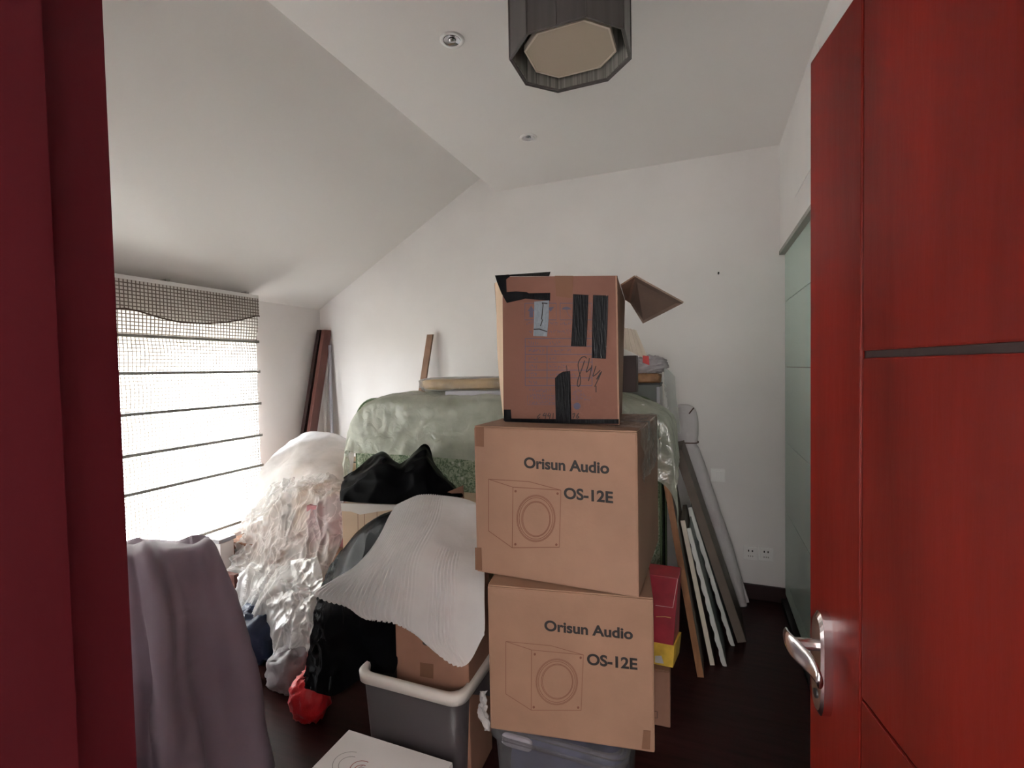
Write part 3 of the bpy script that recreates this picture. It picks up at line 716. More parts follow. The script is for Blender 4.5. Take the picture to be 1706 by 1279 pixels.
hw = [[(708, 705), (690, 690), (660, 700), (632, 745), (632, 800), (648, 870), (652, 930), (636, 965), (622, 950), (632, 890), (665, 800), (690, 725)],
      [(735, 702), (722, 770), (704, 832), (730, 812), (756, 786)], [(757, 770), (742, 850), (725, 915)],
      [(795, 775), (778, 830), (768, 870), (800, 850), (835, 815)], [(848, 825), (820, 890), (782, 968)], [(838, 835), (800, 900), (838, 850)], [(795, 960), (795, 1020)],
      [(520, 770), (524, 800), (526, 835)]]
f3.lines('handwriting', [spl([z8(*p) for p in s]) for s in hw], 1.5, 'ink', .0014)
hw2 = [[(428, 1106), (408, 1126), (411, 1138), (425, 1127)], [(460, 1098), (446, 1118), (470, 1116)], [(470, 1100), (462, 1140)], [(492, 1098), (480, 1120), (500, 1118)], [(502, 1102), (492, 1140)], [(520, 1100), (516, 1140)],
       [(655, 1108), (672, 1104), (660, 1138)], [(700, 1100), (685, 1123), (688, 1136), (702, 1128), (690, 1120)]]
tag(f3.lines('handwriting', [spl([z7(*p) for p in s]) for s in hw2], 1.4, 'ink', .0014), kind='stuff')

# storage bins
def rrect(x0, x1, y0, y1, r, z, n=5):
    q = []
    for cx_, cy_, a0 in ((x1-r, y1-r, 0), (x0+r, y1-r, 90), (x0+r, y0+r, 180), (x1-r, y0+r, 270)):
        for i in range(n+1):
            a = math.radians(a0+90*i/n); q.append(Vector((cx_+r*math.cos(a), cy_+r*math.sin(a), z)))
    return q
def bin_(name, lab, x0, x1, y0, y1, h, tub, rim, tap=.03, lid=False):
    e = tag(empty(name, ((x0+x1)/2, (y0+y1)/2, 0)), lab, 'storage bin')
    R = lambda ins, z, r=.05: rrect(x0+ins, x1-ins, y0+ins, y1-ins, r, z)
    loft('tub', [R(tap+.01, .0005, .04), R(tap, .012), R(.012, h-.035), R(.016, h-.035), R(tap+.006, .018)], tub, e)
    loft('rim', [R(.010, h-.036), R(.0, h-.036), R(-.002, h-.006), R(.004, h), R(.020, h), R(.024, h-.01), R(.024, h-.036), R(.010, h-.036)], rim, e, cap=False)
    if lid: loft('lid', [R(.002, h+.0003), R(-.004, h+.0003), R(-.004, h+.007), R(.004, h+.0095), R(.02, h+.0065)], rim, e)
    return e
bin_('storage_bin', 'grey plastic storage bin with a milky white rim, a brown carton inside', -1.195, -.755, 1.395, 1.735, .405, 'bin', 'rim')
bin_('storage_bin', 'clear plastic storage bin of dark blue clothes under the speaker cartons', -.640, -.205, 1.335, 1.74, .390, 'clearbin', 'clearbin', lid=True)
lump('folded_clothes', (-.42, 1.535, .185), (.178, .162, .165), 'bluecloth', seed=4, amp=.06, freq=6, pw=5)
tag(bpy.data.objects['folded_clothes'], 'dark blue folded clothes inside the clear bin', 'clothes')
tag(lump('folded_cloth', (-.545, 1.357+.005, .345), (.05, .009, .02), 'palecloth', seed=9, amp=.1, freq=6, pw=4), 'pale lilac cloth pressed against the front of the clear bin', 'cloth')

# white flat box in front of the grey bin
c1 = PZ(584, 1213, .20); c2 = PZ(757, 1265, .20)
wbx, Mw = carton('white_carton', 'flat white cardboard box with red and grey logo lid, in front of the grey bin', 'box', (c1.x-.003, 1.02, 0), .0, c2.x-c1.x+.005, c1.y-1.025, .20, 'paper', tape_f=False)
fw = Face((c1.x, c1.y, .20), (0, 0, 1), wbx, Vector((0, 1, 0)))
def arc(cx_, cy_, rx, ry, a0, a1, n=24): return [(cx_+rx*math.cos(math.radians(a0+(a1-a0)*i/n)), cy_+ry*math.sin(math.radians(a0+(a1-a0)*i/n))) for i in range(n+1)]
fw.lines('printed_logo', [arc(603, 1285, 21, 18, -60, -200), arc(603, 1285, 14, 11, -65, -200), [(604, 1275), (597, 1279), (606, 1279), (606, 1290)]], 1.2, 'inkred')
fw.lines('printed_ring', [arc(586, 1276, 32, 24, -75, -200), arc(586, 1276, 22, 16, -75, -200)], 1.1, 'inkgrey')

# carton standing in the grey bin
car, Mc = carton('brown_carton', 'plain brown carton standing in the grey bin under the white foam sheet', 'box', (-1.062, 1.468, .02), math.radians(2), .295, .20, .80, 'kraftdark', tape_f=False)
fc = Face(Mc @ Vector((0, 0, 0)), Mc.to_3x3() @ Vector((0, -1, 0)), car)
fc.poly('hand_hole', arc(711, 1070, 7, 5, 0, 345), 'dark')
fc.poly('tape_patch', [(700, 1103), (722, 1106), (722, 1130), (700, 1126)], 'tan_tape')

# ================================================================== RIGHT OF THE STACK
gc = PZ(1117, 1217, 0); RCH = PY(1105, 1110, gc.y+.04).z
rc, Mr = carton('small_carton', 'small greyish brown carton on the floor under the red gift box', 'box', (gc.x-.26, gc.y, 0), math.radians(3), .26, .30, RCH, 'kraftdark', tape_f=False)
fr_ = Face(Mr @ Vector((0, 0, 0)), Mr.to_3x3() @ Vector((0, -1, 0)), rc)
fr_.lines('printed_mark', [[(1088, 1184), (1095, 1185), (1095, 1196), (1088, 1195), (1088, 1184)]], 1, 'ink')
yr = gc.y+.04
rg = tag(empty('gift_box', (gc.x-.06, yr, RCH)), 'glossy dark red box with yellow base beside the printed speaker cartons', 'box')
r0 = PY(1121, 1108, yr); r1 = PY(1129, 963, yr)
bx0 = r0.x-.17
def rgb(name, z0, z1, mt): 
    return hexa(name, [(bx0, yr, z0), (r0.x+.012*(z0-RCH)/.5, yr, z0), (r0.x+.02, yr+.12, z0), (bx0, yr+.12, z0), (bx0, yr, z1), (r0.x+.03*(z1-RCH)/.45, yr, z1), (r0.x+.03, yr+.12, z1), (bx0, yr+.12, z1)], mt, rg, .002)
zt_ = r1.z; zy = PY(1120, 1075, yr).z
rgb('yellow_base', RCH+.002, zy, 'yellowprint'); rgb('red_body', zy, zt_, 'redprint')
zb_ = PY(1120, 1012, yr).z
slab('lid_flap', [PY(1090, 961, yr-.003), PY(1129, 964, yr-.003), PY(1121, 1012, yr-.003), PY(1088, 1008, yr-.003)], (0, -1, 0), .003, 'redprint', rg)
f4 = Face((r0.x, yr, .4), (0, -1, 0), rg)
f4.poly('printed_picture', [(1091, 1092), (1102, 1092), (1106, 1105), (1091, 1103)], 'inkgrey')
f4.lines('lid_edge', [[(1129, 964), (1121, 1012), (1092, 1008)]], 1, 'cream', .007)
f4.lines('band', [[(1093, 1027), (1108, 1027), (1118, 1029)]], 1.5, 'goldm', .002)

# upright mattress with green floral ticking
MX0, MX1, MY0, MY1, MZ = -2.06, -.205, 2.46, 2.86, 1.325
mt_ = tag(empty('mattress', ((MX0+MX1)/2, MY0, 0)), 'green floral mattress standing on its long edge under the plastic sheet', 'mattress')
def mring(y, ins):
    q = []; r = .16
    for cx_, cz, a0, rr_ in ((MX1-r, MZ-r, 0, r), (MX0+r, MZ-r, 90, r), (MX0+.06, .06, 180, .06), (MX1-.06, .06, 270, .06)):
        for i in range(9):
            a = math.radians(a0+90*i/8); q.append(Vector((cx_+(rr_-ins)*math.cos(a), y, cz+(rr_-ins)*math.sin(a))))
    return q
loft('body', [mring(MY0+.0, .05), mring(MY0+.012, .02), mring(MY0+.035, .0), mring(MY1-.035, 0), mring(MY1-.012, .02), mring(MY1, .05)], 'floral', mt_)
for yy in (MY0+.035, MY1-.035):
    cen = mring(yy, -.003); n = len(cen); V = []; F = []
    for i, p in enumerate(cen):
        for q in range(6):
            a = 2*math.pi*q/6; d = (p-Vector(((MX0+MX1)/2, yy, MZ/2))).normalized(); V.append(p + d*.007*math.cos(a) + Vector((0, .007*math.sin(a), 0)))
    for i in range(n):
        for q in range(6): F.append((i*6+q, i*6+(q+1) % 6, ((i+1) % n)*6+(q+1) % 6, ((i+1) % n)*6+q))
    mk('piping', V, F, 'piping', mt_, smooth=True)

# greenish plastic sheet draped over the mattress
def shp(x, y, z): return Vector((x, y, z))
g = .012
rows = []
xs_ = [MX0-.035, MX0-.01, MX0+.07, MX0+.22, -1.45, -1.1, -.75, -.42, -.27, -.155, -.125]
hemz = [.62, .98, .995, 1.0, 1.0, .99, .985, .99, .97, .90, .72]
topz = [1.00, 1.14, 1.27, MZ+g, MZ+g, MZ-.0+g, MZ+g, MZ+g, MZ-.035, 1.22, 1.0]
for y, f in ((MY1-.10, 1.0), (MY0+.20, 1.0), (MY0+.07, 1.0), (MY0-.012, .955), (MY0-.03, .80), (MY0-.032, .45), (MY0-.045, .15), (MY0-.055, 0)):
    rows.append([shp(x, y, hz_+(tz-hz_)*f) for x, hz_, tz in zip(xs_, hemz, topz)])
def dsg(a, b, p): return .020*noise.noise(p*2.6) + .018*max(0, ridged(p*3.2, 3)-.45) + .004*noise.noise(p*18)+.006
sh = sheet('plastic_sheet', rows, 150, 90, 'filmgreen', disp=dsg)
tag(sh, 'greenish translucent plastic sheet draped over the upright floral mattress', 'plastic sheet')

# things on top of the mattress
TZ = MZ + .040
def bundle_disp(a, b, p): return .012*noise.noise(p*9)+.010*ridged(p*12, 3)
b0 = PY(702, 650, 2.62); b1 = PY(850, 650, 2.62)
wb_ = tag(empty('wrapped_bundle', (b0.x, 2.66, TZ)), 'flat yellow brown bundle in clear wrap on the mattress top', 'bundle')
def bundle_body(nm, x0, x1, y0, y1, z0, z1, mt, amp, parent):
    cx_, cy_, cz = (x0+x1)/2, (y0+y1)/2, (z0+z1)/2
    return lump(nm, (cx_, cy_, cz+.0), ((x1-x0)/2, (y1-y0)/2, (z1-z0)/2), mt, parent, seed=11, amp=amp, freq=8, nu=90, nv=30, pw=5, flat=False)
zb1 = PY(760, 628, 2.62).z
bundle_body('contents', b0.x+.02, b1.x, 2.55, 2.78, TZ+.01, zb1-.008, 'yellowpack', .04, wb_)
bundle_body('clear_wrap', b0.x, b1.x+.02, 2.54, 2.79, TZ, zb1, 'filmthin', .10, wb_)
t0 = PY(745, 655, 2.50); t1 = PY(860, 655, 2.50); tzb = PY(780, 665, 2.50).z; tzt = PY(780, 651, 2.50).z
tr_ = tag(empty('metal_tray', (t0.x, 2.5, tzb)), 'shallow grey metal tray lying before the yellow wrapped bundle', 'tray')
boxes('tray_base', [((t0.x, 2.485, tzb), (t1.x, 2.535, tzb+.004))], 'dark', tr_)
box('tray_rim', (t0.x-.004, 2.480, tzb+.004), (t1.x, 2.534, tzt), 'silver', tr_, .006)

# right hand group on the mattress
yq = 2.90
d0_, d1_ = PY(1040, 640, yq), PY(1104, 690, yq)
dzt = PY(1085, 641, yq).z
cab = tag(empty('cabinet', (d0_.x, yq, 0)), 'narrow grey board cabinet with pale edge strip behind the mattress end', 'cabinet')
box('body', (d0_.x-.10, yq, 0), (d1_.x-.016, yq+.18, dzt), 'drawer', cab, .002)
box('edge_strip', (d1_.x-.032, yq-.004, 0), (d1_.x-.014, yq+.18, dzt-.012), 'silver', cab, .001)
box('top_board', (d0_.x-.10, yq-.006, dzt), (d1_.x-.012, yq+.18, dzt+.010), 'dark', cab, .001)
za, zp, zp2 = dzt+.010, PY(1080, 622, yq+.05).z, PY(1080, 597, yq+.06).z
tag(lump('small_package', (PY(1078, 630, yq+.05).x, yq+.07, za+(zp-za)*.57), (.080, .06, (zp-za)*.55), 'pack', seed=5, amp=.15, freq=9, pw=4), 'orange brown wrapped package on the grey cabinet', 'package')
tag(lump('bubble_wrap', (PY(1083, 610, yq+.06).x, yq+.075, zp+(zp2-zp)*.62), (.095, .065, (zp2-zp)*.62), 'greyhaze', seed=6, amp=.55, freq=7, pw=2.2, nu=60, nv=40), 'crumpled grey bubble wrap heaped on the small package', 'bubble wrap')
yo = 2.56
o0, o1 = PY(1020, 668, yo), PY(1060, 592, yo)
oc = tag(empty('open_carton', (o0.x, yo, TZ)), 'dark open carton with cream corrugated flap and red corner before the grey cabinet', 'box')
box('body', (o0.x-.10, yo, TZ), (o1.x, yo+.07, o1.z), 'plankdark', oc, .002)
fl = [PY(1036, 545, yo+.02), PY(1060, 550, yo+.03), PY(1081, 600, yo-.02), PY(1036, 578, yo-.03)]
nfl = (fl[1]-fl[0]).cross(fl[3]-fl[0]).normalized()
slab('flap', fl, nfl, .004, 'cream', oc)
for k in range(4):
    a = .15+.22*k; p = fl[0].lerp(fl[1], a); q = fl[3].lerp(fl[2], a)
    rod('flute', p, q, .004, 'cream', oc, 6)
e0 = fl[2]; slab('red_corner', [PY(1071, 592, yo-.02), PY(1081, 593, yo-.022), PY(1082, 608, yo-.026), PY(1071, 604, yo-.026)], (0, -1, 0), .006, 'inkred', oc)
tag(hexa('white_shelf_board', [tuple(PY(1010, 664, 2.47)+Vector((0, 0, -.004))), tuple(PY(1073, 674, 2.47)+Vector((0, 0, -.004))), tuple(PY(1073, 674, 2.47)+Vector((0, .07, -.004))), tuple(PY(1010, 664, 2.47)+Vector((0, .07, -.004))),
     tuple(PY(1010, 664, 2.47)), tuple(PY(1073, 674, 2.47)), tuple(PY(1073, 674, 2.47)+Vector((0, .07, 0))), tuple(PY(1010, 664, 2.47)+Vector((0, .07, 0)))], 'white'), 'thin white edged board lying under the dark open carton', 'board')

# foam-wrapped piece and film between mattress and wall
wy = 3.24
fw_ = tag(empty('foam_wrapped_bundle', PZ(1232, 1012, 0)), 'tall white foam wrapped bundle leaning on the back wall below the switch', 'bundle')
prof = [(676, 1130, 1148), (682, 1121, 1158), (700, 1116, 1163), (725, 1117, 1163), (738, 1122, 1161), (744, 1127, 1161), (752, 1128, 1166), (800, 1146, 1182), (860, 1164, 1203), (930, 1190, 1226), (985, 1208, 1240), (1022, 1222, 1247)]
def fring(py, a, b):
    A, B = PY(a, py, wy), PY(b, py, wy); c_ = (A+B)/2; w_ = (B.x-A.x)/2; q = []
    for i in range(28):
        t = 2*math.pi*i/28; cx_, sy_ = math.copysign(abs(math.cos(t))**.6, math.cos(t)), math.copysign(abs(math.sin(t))**.7, math.sin(t))
        k_ = 1+.10*noise.noise(Vector((cx_*2, sy_*2, py*.03)))
        q.append(Vector((c_.x+cx_*w_*k_, wy+.07+sy_*.062*k_, max(.002, c_.z))))
    return q
pf = [Vector(p_) for p_ in prof]
loft('wrapping', [fring(*cr(pf, t/4)) for t in range((len(pf)-1)*4+1)], 'foamwrap', fw_)
for py, a, b in ((738, 1121, 1162),):
    rg_ = fring(py, a, b)
    for p_, q_ in zip(rg_, rg_[1:]+rg_[:1]): pass
    n_ = len(rg_); V = []; F = []
    for p_ in rg_:
        d = (p_-Vector(((rg_[0].x+rg_[14].x)/2, wy+.07, p_.z))).normalized()
        for k in range(5): V.append(p_+d*(.003+.004*math.cos(k*1.2566))+Vector((0, 0, .004*math.sin(k*1.2566))))
    for i in range(n_):
        for k in range(5): F.append((i*5+k, i*5+(k+1) % 5, ((i+1) % n_)*5+(k+1) % 5, ((i+1) % n_)*5+k))
    mk('string', V, F, 'browntrim', fw_)
rod('string_end', PY(1148, 689, wy-.01), PY(1156, 679, wy-.01), .004, 'browntrim', fw_, 6)
fr2 = [[PY(1107, 612, 2.74), PY(1116, 618, 2.78), PY(1124, 628, 2.84)], [PY(1106, 640, 2.72), PY(1116, 650, 2.77), PY(1126, 655, 2.84)], [PY(1107, 675, 2.71), PY(1119, 682, 2.76), PY(1130, 688, 2.84)], [PY(1110, 700, 2.70), PY(1122, 712, 2.75), PY(1134, 722, 2.84)]]
tag(sheet('hanging_film', fr2, 24, 40, 'filmsmooth', disp=lambda a, b, p: .008*noise.noise(p*9)), 'grey plastic film hanging beside the grey cabinet', 'plastic film')

# leaning boards (all lean on the mattress end)
def leaning(name, lab, cat, foot, topx, topz_, length, th, mface, medge, group='boards leaning against the mattress end', wavy=False, bevel=.0015):
    """foot: near bottom edge, board runs back along +y, leans towards -x"""
    f = Vector((foot[0], foot[1], 0.0)); t = Vector((topx, foot[1], topz_))
    up = (t-f).normalized(); nr = Vector((up.z, 0, -up.x))   # faces +x
    e = tag(empty(name, f), lab, cat, group)
    H = (t-f).length; f.z = max(0, th*abs(nr.z))
    yv = Vector((0, 1, 0))
    plank('panel', f+yv*.004-nr*th, f+yv*.004-nr*th+up*H, yv, length-.004, nr, th, mface, e, bevel)
    if wavy:
        N_ = 60; V = []; F = []
        for i in range(N_+1):
            s = H*i/N_; w = .006*math.sin(i*1.3)+.004*noise.noise(Vector((i*.35, th*50, 0)))
            c_ = f+up*s
            w2 = .006*abs(math.sin(i*.42))+.004*noise.noise(Vector((i*.4, 3, th*9)))
            V += [c_-nr*(th+.010+w2), c_+nr*(.002-w2*.4), c_+nr*.002+yv*.006, c_-nr*(th+.010)+yv*.006]
        for i in range(N_):
            for q in range(4): F.append((4*i+q, 4*i+(q+1) % 4, 4*i+4+(q+1) % 4, 4*i+4+q))
        F += [(0, 1, 2, 3), (4*N_, 4*N_+1, 4*N_+2, 4*N_+3)]
        mk('ragged_edge', V, F, medge, e)
    else:
        plank('edge_band', f-nr*th-yv*.001, f-nr*th-yv*.001+up*H, yv, .006, nr, th, medge, e, .001)
    return e
tp = PY(1102, 756, 2.44)
leaning('leaning_board', 'orange brown wooden board leaning beside the speaker cartons', 'board', (-.006, 2.44), tp.x+.014, tp.z, .38, .030, 'boardface', 'board')
tp = PY(1141, 868, 2.56)
leaning('leaning_board', 'narrow board with a cream front edge leaning behind the orange brown board', 'board', (.044, 2.56), tp.x, tp.z, .30, .022, 'boardface', 'cream')
tp = PY(1150, 880, 2.575)
leaning('glass_sheet', 'sheet of glass with ragged pale edge leaning beside the cream edged board', 'glass sheet', (.098, 2.575), tp.x, tp.z, .30, .006, 'glasssheet', 'glassedge', 'glass sheets leaning among the boards', wavy=True)
tp = PY(1152, 845, 2.78)
leaning('glass_sheet', 'sheet of glass with ragged pale edge leaning against the dark board', 'glass sheet', (.145, 2.78), tp.x, tp.z, .30, .006, 'glasssheet', 'glassedge', 'glass sheets leaning among the boards', wavy=True)
tp = PY(1140, 748, 2.90)
leaning('leaning_board', 'wide dark grey brown board leaning by the wrapped panel', 'board', (.205, 2.82), tp.x-.01, tp.z, .34, .045, 'boardface', 'boardface')
tp = PY(1222, 925, 3.30)
leaning('wrapped_board', 'short film wrapped board leaning beside the wall socket', 'board', (.258, 3.31), tp.x, tp.z, .055, .035, 'greyhaze', 'foamwrap', 'boards leaning against the mattress end')

# ================================================================== LEFT BACK CORNER
for lab, pb, pt, xx_, mt in (('dark brown wooden plank leaning in the window corner', (506, 720), (533, 549), -3.10, 'plankdark'),
                             ('reddish brown wooden plank leaning before the dark plank in the corner', (516, 720), (541, 549), -3.05, 'plank')):
    b = PX(*pb, xx_); t_ = PX(*pt, xx_); d = t_-b; b = b-d*(b.z/d.z); b.z = .004
    e = tag(empty('wooden_plank', b), lab, 'plank', 'wooden planks in the corner')
    plank('board', b, t_, (0, 1, 0), .085, (-1, 0, 0), .035, mt, e)
for pb, pt, lab in (((541, 722), (546, 560), 'white plastic tube leaning beside the reddish plank'), ((553, 724), (549, 575), 'slim grey plastic tube leaning on the back wall')):
    b = PY(*pb, 3.33); t_ = PY(*pt, 3.375); d = t_-b; b = b-d*(b.z/d.z)
    tag(rod('plastic_tube', b, t_, .014, 'white' if 'white' in lab else 'silver', n=12), lab, 'tube', 'tubes leaning in the corner')
b = PY(703, 640, 3.30); t_ = PY(715.5, 557, 3.34); d = t_-b; b = b-d*(b.z/d.z)
tag(plank('wooden_strip', b-Vector((.024, 0, 0)), t_-Vector((.024, 0, 0)), (1, 0, 0), .052, (0, 1, 0), .02, 'stick'), 'brown wooden strip standing upright behind the mattress', 'strip')

# ================================================================== MIDDLE LEFT: carton, black bags, foam
cz = PY(568, 838, 2.0).z; cx0 = PY(569, 850, 2.0).x; cx1 = PY(762, 850, 2.0).x
tc_, Mt = carton('tall_carton', 'pale brown carton with clear film on its rim under the black bag', 'box', (cx0, 2.0, 0), 0, cx1-cx0, .40, cz, 'kraftpale', tape_f=False)
ft = Face((cx0, 2.0, 0), (0, -1, 0), tc_)
ft.poly('film_band', [(568, 838), (720, 842), (722, 850), (660, 848), (630, 852), (600, 857), (585, 852), (569, 851)], 'rim', .0012)
ft.lines('board_joint', [[(596, 852), (596.5, 890)], [(607, 852), (607.5, 890)], [(628, 850), (628.5, 880)]], .9, 'kraft')
slab('flap', [PY(702, 838, 1.985), PY(772, 808, 2.03), PY(774, 838, 2.03), PY(722, 842, 1.985)], (0, -1, 0), .004, 'kraftdark', tc_)
def PYC(px, py, y):
    p = PY(px, py, y); return p if p.x > -2.95 else PX(px, py, -2.95)
def rws(*r): return [[PYC(*p) for p in q] for q in r]
l7('tape_squiggle', [[(440, 315), (447, 330), (440, 400), (436, 430), (442, 440), (428, 482)], [(380, 505), (420, 503), (476, 522)], [(440, 318), (478, 322)]], 1.6, 'ink', .0032)
def crump(f, a, off=(0, 0, 0), o=3):
    off = Vector(off)
    return lambda u_, v_, p: a*(ridged(p*f+off, o)-.45)
bg = sheet('black_bag', rws(
    [(574, 812, 2.36), (600, 800, 2.36), (640, 790, 2.36), (668, 800, 2.36), (708, 790, 2.36), (728, 800, 2.36), (760, 818, 2.36)],
    [(573, 797, 2.26), (598, 780, 2.28), (636, 754, 2.28), (667, 774, 2.26), (708, 742, 2.26), (728, 780, 2.26), (757, 812, 2.24)],
    [(571, 800, 2.16), (598, 786, 2.12), (638, 768, 2.1), (667, 782, 2.09), (706, 765, 2.09), (731, 792, 2.09), (764, 816, 2.07)],
    [(568, 816, 2.05), (600, 810, 2.02), (640, 806, 2.0), (668, 808, 2.0), (705, 805, 2.0), (734, 815, 2.01), (770, 822, 2.02)],
    [(567, 835, 1.99), (600, 837, 1.975), (640, 839, 1.97), (668, 840, 1.97), (705, 839, 1.97), (735, 833, 1.975), (772, 828, 1.99)]),
    90, 60, 'blackbag', disp=crump(5, .014, o=2))
tag(bg, 'shiny black plastic bag bunched up on the pale carton', 'bag', 'black plastic bags')
bg2 = sheet('black_bag', rws(
    [(575, 960, 1.98), (620, 910, 1.98), (665, 880, 1.98), (710, 870, 1.98), (765, 880, 1.98)],
    [(558, 935, 1.88), (603, 880, 1.88), (655, 850, 1.88), (700, 843, 1.88), (765, 845, 1.88)],
    [(535, 980, 1.75), (590, 912, 1.72), (650, 872, 1.70), (700, 862, 1.70), (765, 870, 1.70)],
    [(527, 1010, 1.68), (580, 975, 1.58), (640, 965, 1.56), (700, 965, 1.56), (765, 975, 1.56)],
    [(519, 1060, 1.62), (570, 1050, 1.52), (625, 1050, 1.49), (652, 1050, 1.485), (668, 1050, 1.485)],
    [(508, 1120, 1.58), (560, 1110, 1.49), (610, 1103, 1.465), (650, 1100, 1.465), (663, 1105, 1.465)],
    [(502, 1142, 1.56), (555, 1158, 1.475), (603, 1128, 1.45), (640, 1120, 1.455), (658, 1120, 1.46)]),
    110, 120, 'blackbag', disp=lambda u_, v_, p: .018*(ridged(p*4, 2)-.45)*(.4+.6*v_) + (.010*(ridged(p*22, 2)-.4) if u_ < .10 else 0))
tag(bg2, 'big black plastic bag hanging over the grey bin beneath the white foam sheet', 'bag', 'black plastic bags')
def foamd(u_, v_, p):
    pl_ = max(0, 1-abs(u_-.25)/.30); pl2 = max(0, 1-abs(u_-.72)/.10)*(v_ > .45)*.5
    return .0090*math.sin(u_*260 + 3*math.sin(v_*5))*max(pl_, pl2) + .014*noise.noise(p*6) + .020
fo = sheet('foam_sheet', rws(
    [(668, 858, 1.80), (700, 848, 1.80), (735, 846, 1.80), (770, 850, 1.80), (800, 858, 1.80)],
    [(664, 849, 1.72), (698, 839, 1.72), (735, 837, 1.72), (770, 841, 1.72), (800, 850, 1.72)],
    [(640, 890, 1.61), (680, 878, 1.585), (725, 873, 1.59), (765, 888, 1.62), (800, 895, 1.65)],
    [(612, 932, 1.525), (650, 930, 1.49), (700, 932, 1.45), (750, 942, 1.46), (806, 950, 1.50)],
    [(570, 963, 1.52), (622, 966, 1.455), (690, 978, 1.42), (750, 985, 1.42), (809, 990, 1.435)],
    [(532, 983, 1.54), (602, 1003, 1.455), (680, 1033, 1.41), (748, 1062, 1.39), (812, 1040, 1.41)],
    [(529, 988, 1.54), (612, 1013, 1.455), (692, 1047, 1.41), (771, 1106, 1.375), (813, 1056, 1.40)]),
    430, 110, 'foam', disp=foamd)
tag(fo, 'white pleated foam sheet draped over the black bag beside the speaker cartons', 'foam sheet')

# ================================================================== LEFT HEAP BY THE WINDOW
carton('pile_carton', 'pale carton inside the heap of clear plastic, touching the mattress', 'box', (-2.62, 2.50, 0), math.radians(6), .50, .42, .86, 'kraftpale', 'cartons buried in the plastic heap')
carton('pile_carton', 'brown carton inside the heap of clear plastic, below the red box', 'box', (-2.22, 2.10, 0), math.radians(-4), .42, .34, .50, 'kraft', 'cartons buried in the plastic heap')
rd = PY(545, 862, 2.22)
carton('red_box', 'dull red box half hidden behind crumpled film beside the pale carton', 'box', (-2.16, 2.16, .505), 0, .30, .25, .22, 'pink', tape_f=False)
carton('pile_carton', 'greyish carton under the plastic heap near the window sill', 'box', (-2.84, 2.15, 0), math.radians(3), .50, .30, .44, 'kraftdark', 'cartons buried in the plastic heap')
tag(sheet('plastic_film', rws(
    [(436, 800, 2.95), (470, 752, 3.08), (520, 730, 3.16), (570, 734, 3.16), (597, 748, 3.1)],
    [(424, 812, 2.78), (455, 765, 2.84), (508, 724, 2.90), (558, 730, 2.92), (592, 744, 2.88)],
    [(412, 840, 2.55), (445, 800, 2.50), (500, 768, 2.52), (552, 765, 2.55), (588, 778, 2.56)],
    [(404, 885, 2.40), (440, 850, 2.33), (495, 815, 2.33), (550, 803, 2.36), (582, 808, 2.40)]),
    70, 60, 'filmsmooth', disp=lambda u_, v_, p: .035*noise.noise(p*3.5)+.012*ridged(p*5, 2)),
    'smooth milky plastic film domed over the heap in the window corner', 'plastic film')
def crum2(u_, v_, p):
    w = Vector((noise.noise(p*2.3), noise.noise(p*2.3+Vector((9, 1, 4))), noise.noise(p*2.3+Vector((3, 7, 2)))))*.35
    q = Vector((p.x, p.y, p.z*.6)) + w
    a = max(0, ridged(q*2.4, 2, 2.0, .45)); b = max(0, ridged(q*6.5+Vector((5, 0, 2)), 2)); c = max(0, ridged(q*16, 1))
    return .07*(a*a-.35) + .030*(b**3-.3) + .006*c**3
tag(sheet('plastic_film', rws(
    [(416, 838, 2.47), (450, 806, 2.43), (500, 790, 2.38), (545, 784, 2.36), (572, 796, 2.36)],
    [(404, 880, 2.33), (450, 850, 2.24), (500, 838, 2.19), (545, 838, 2.16), (574, 845, 2.17)],
    [(372, 915, 2.28), (420, 918, 2.08), (480, 910, 2.03), (540, 900, 2.02), (572, 900, 2.06)],
    [(362, 948, 2.18), (410, 958, 1.98), (470, 955, 1.92), (525, 950, 1.89), (548, 950, 1.93)],
    [(380, 985, 2.06), (420, 1000, 1.88), (470, 1010, 1.83), (510, 1010, 1.80), (532, 1005, 1.82)],
    [(397, 1030, 1.97), (430, 1040, 1.83), (470, 1058, 1.78), (505, 1060, 1.75), (524, 1050, 1.76)],
    [(420, 1058, 1.90), (442, 1086, 1.80), (470, 1095, 1.76), (500, 1100, 1.72), (516, 1096, 1.72)]),
    200, 210, 'film', disp=crum2), 'crumpled clear plastic film tumbling from the window corner to the floor', 'plastic film')
tag(sheet('plastic_bag', rws(
    [(372, 960, 2.14), (420, 940, 2.05), (480, 935, 1.98), (535, 930, 1.95)],
    [(392, 990, 2.02), (430, 985, 1.88), (480, 980, 1.84), (533, 975, 1.83)],
    [(405, 1030, 1.94), (440, 1035, 1.83), (480, 1035, 1.78), (526, 1030, 1.77)],
    [(432, 1085, 1.86), (455, 1090, 1.79), (485, 1110, 1.72), (512, 1090, 1.72)]),
    110, 100, 'film', disp=lambda u_, v_, p: .7*crum2(u_, v_, p+Vector((4, 2, 1)))), 'loose clear plastic bag over the lower part of the film heap', 'bag')

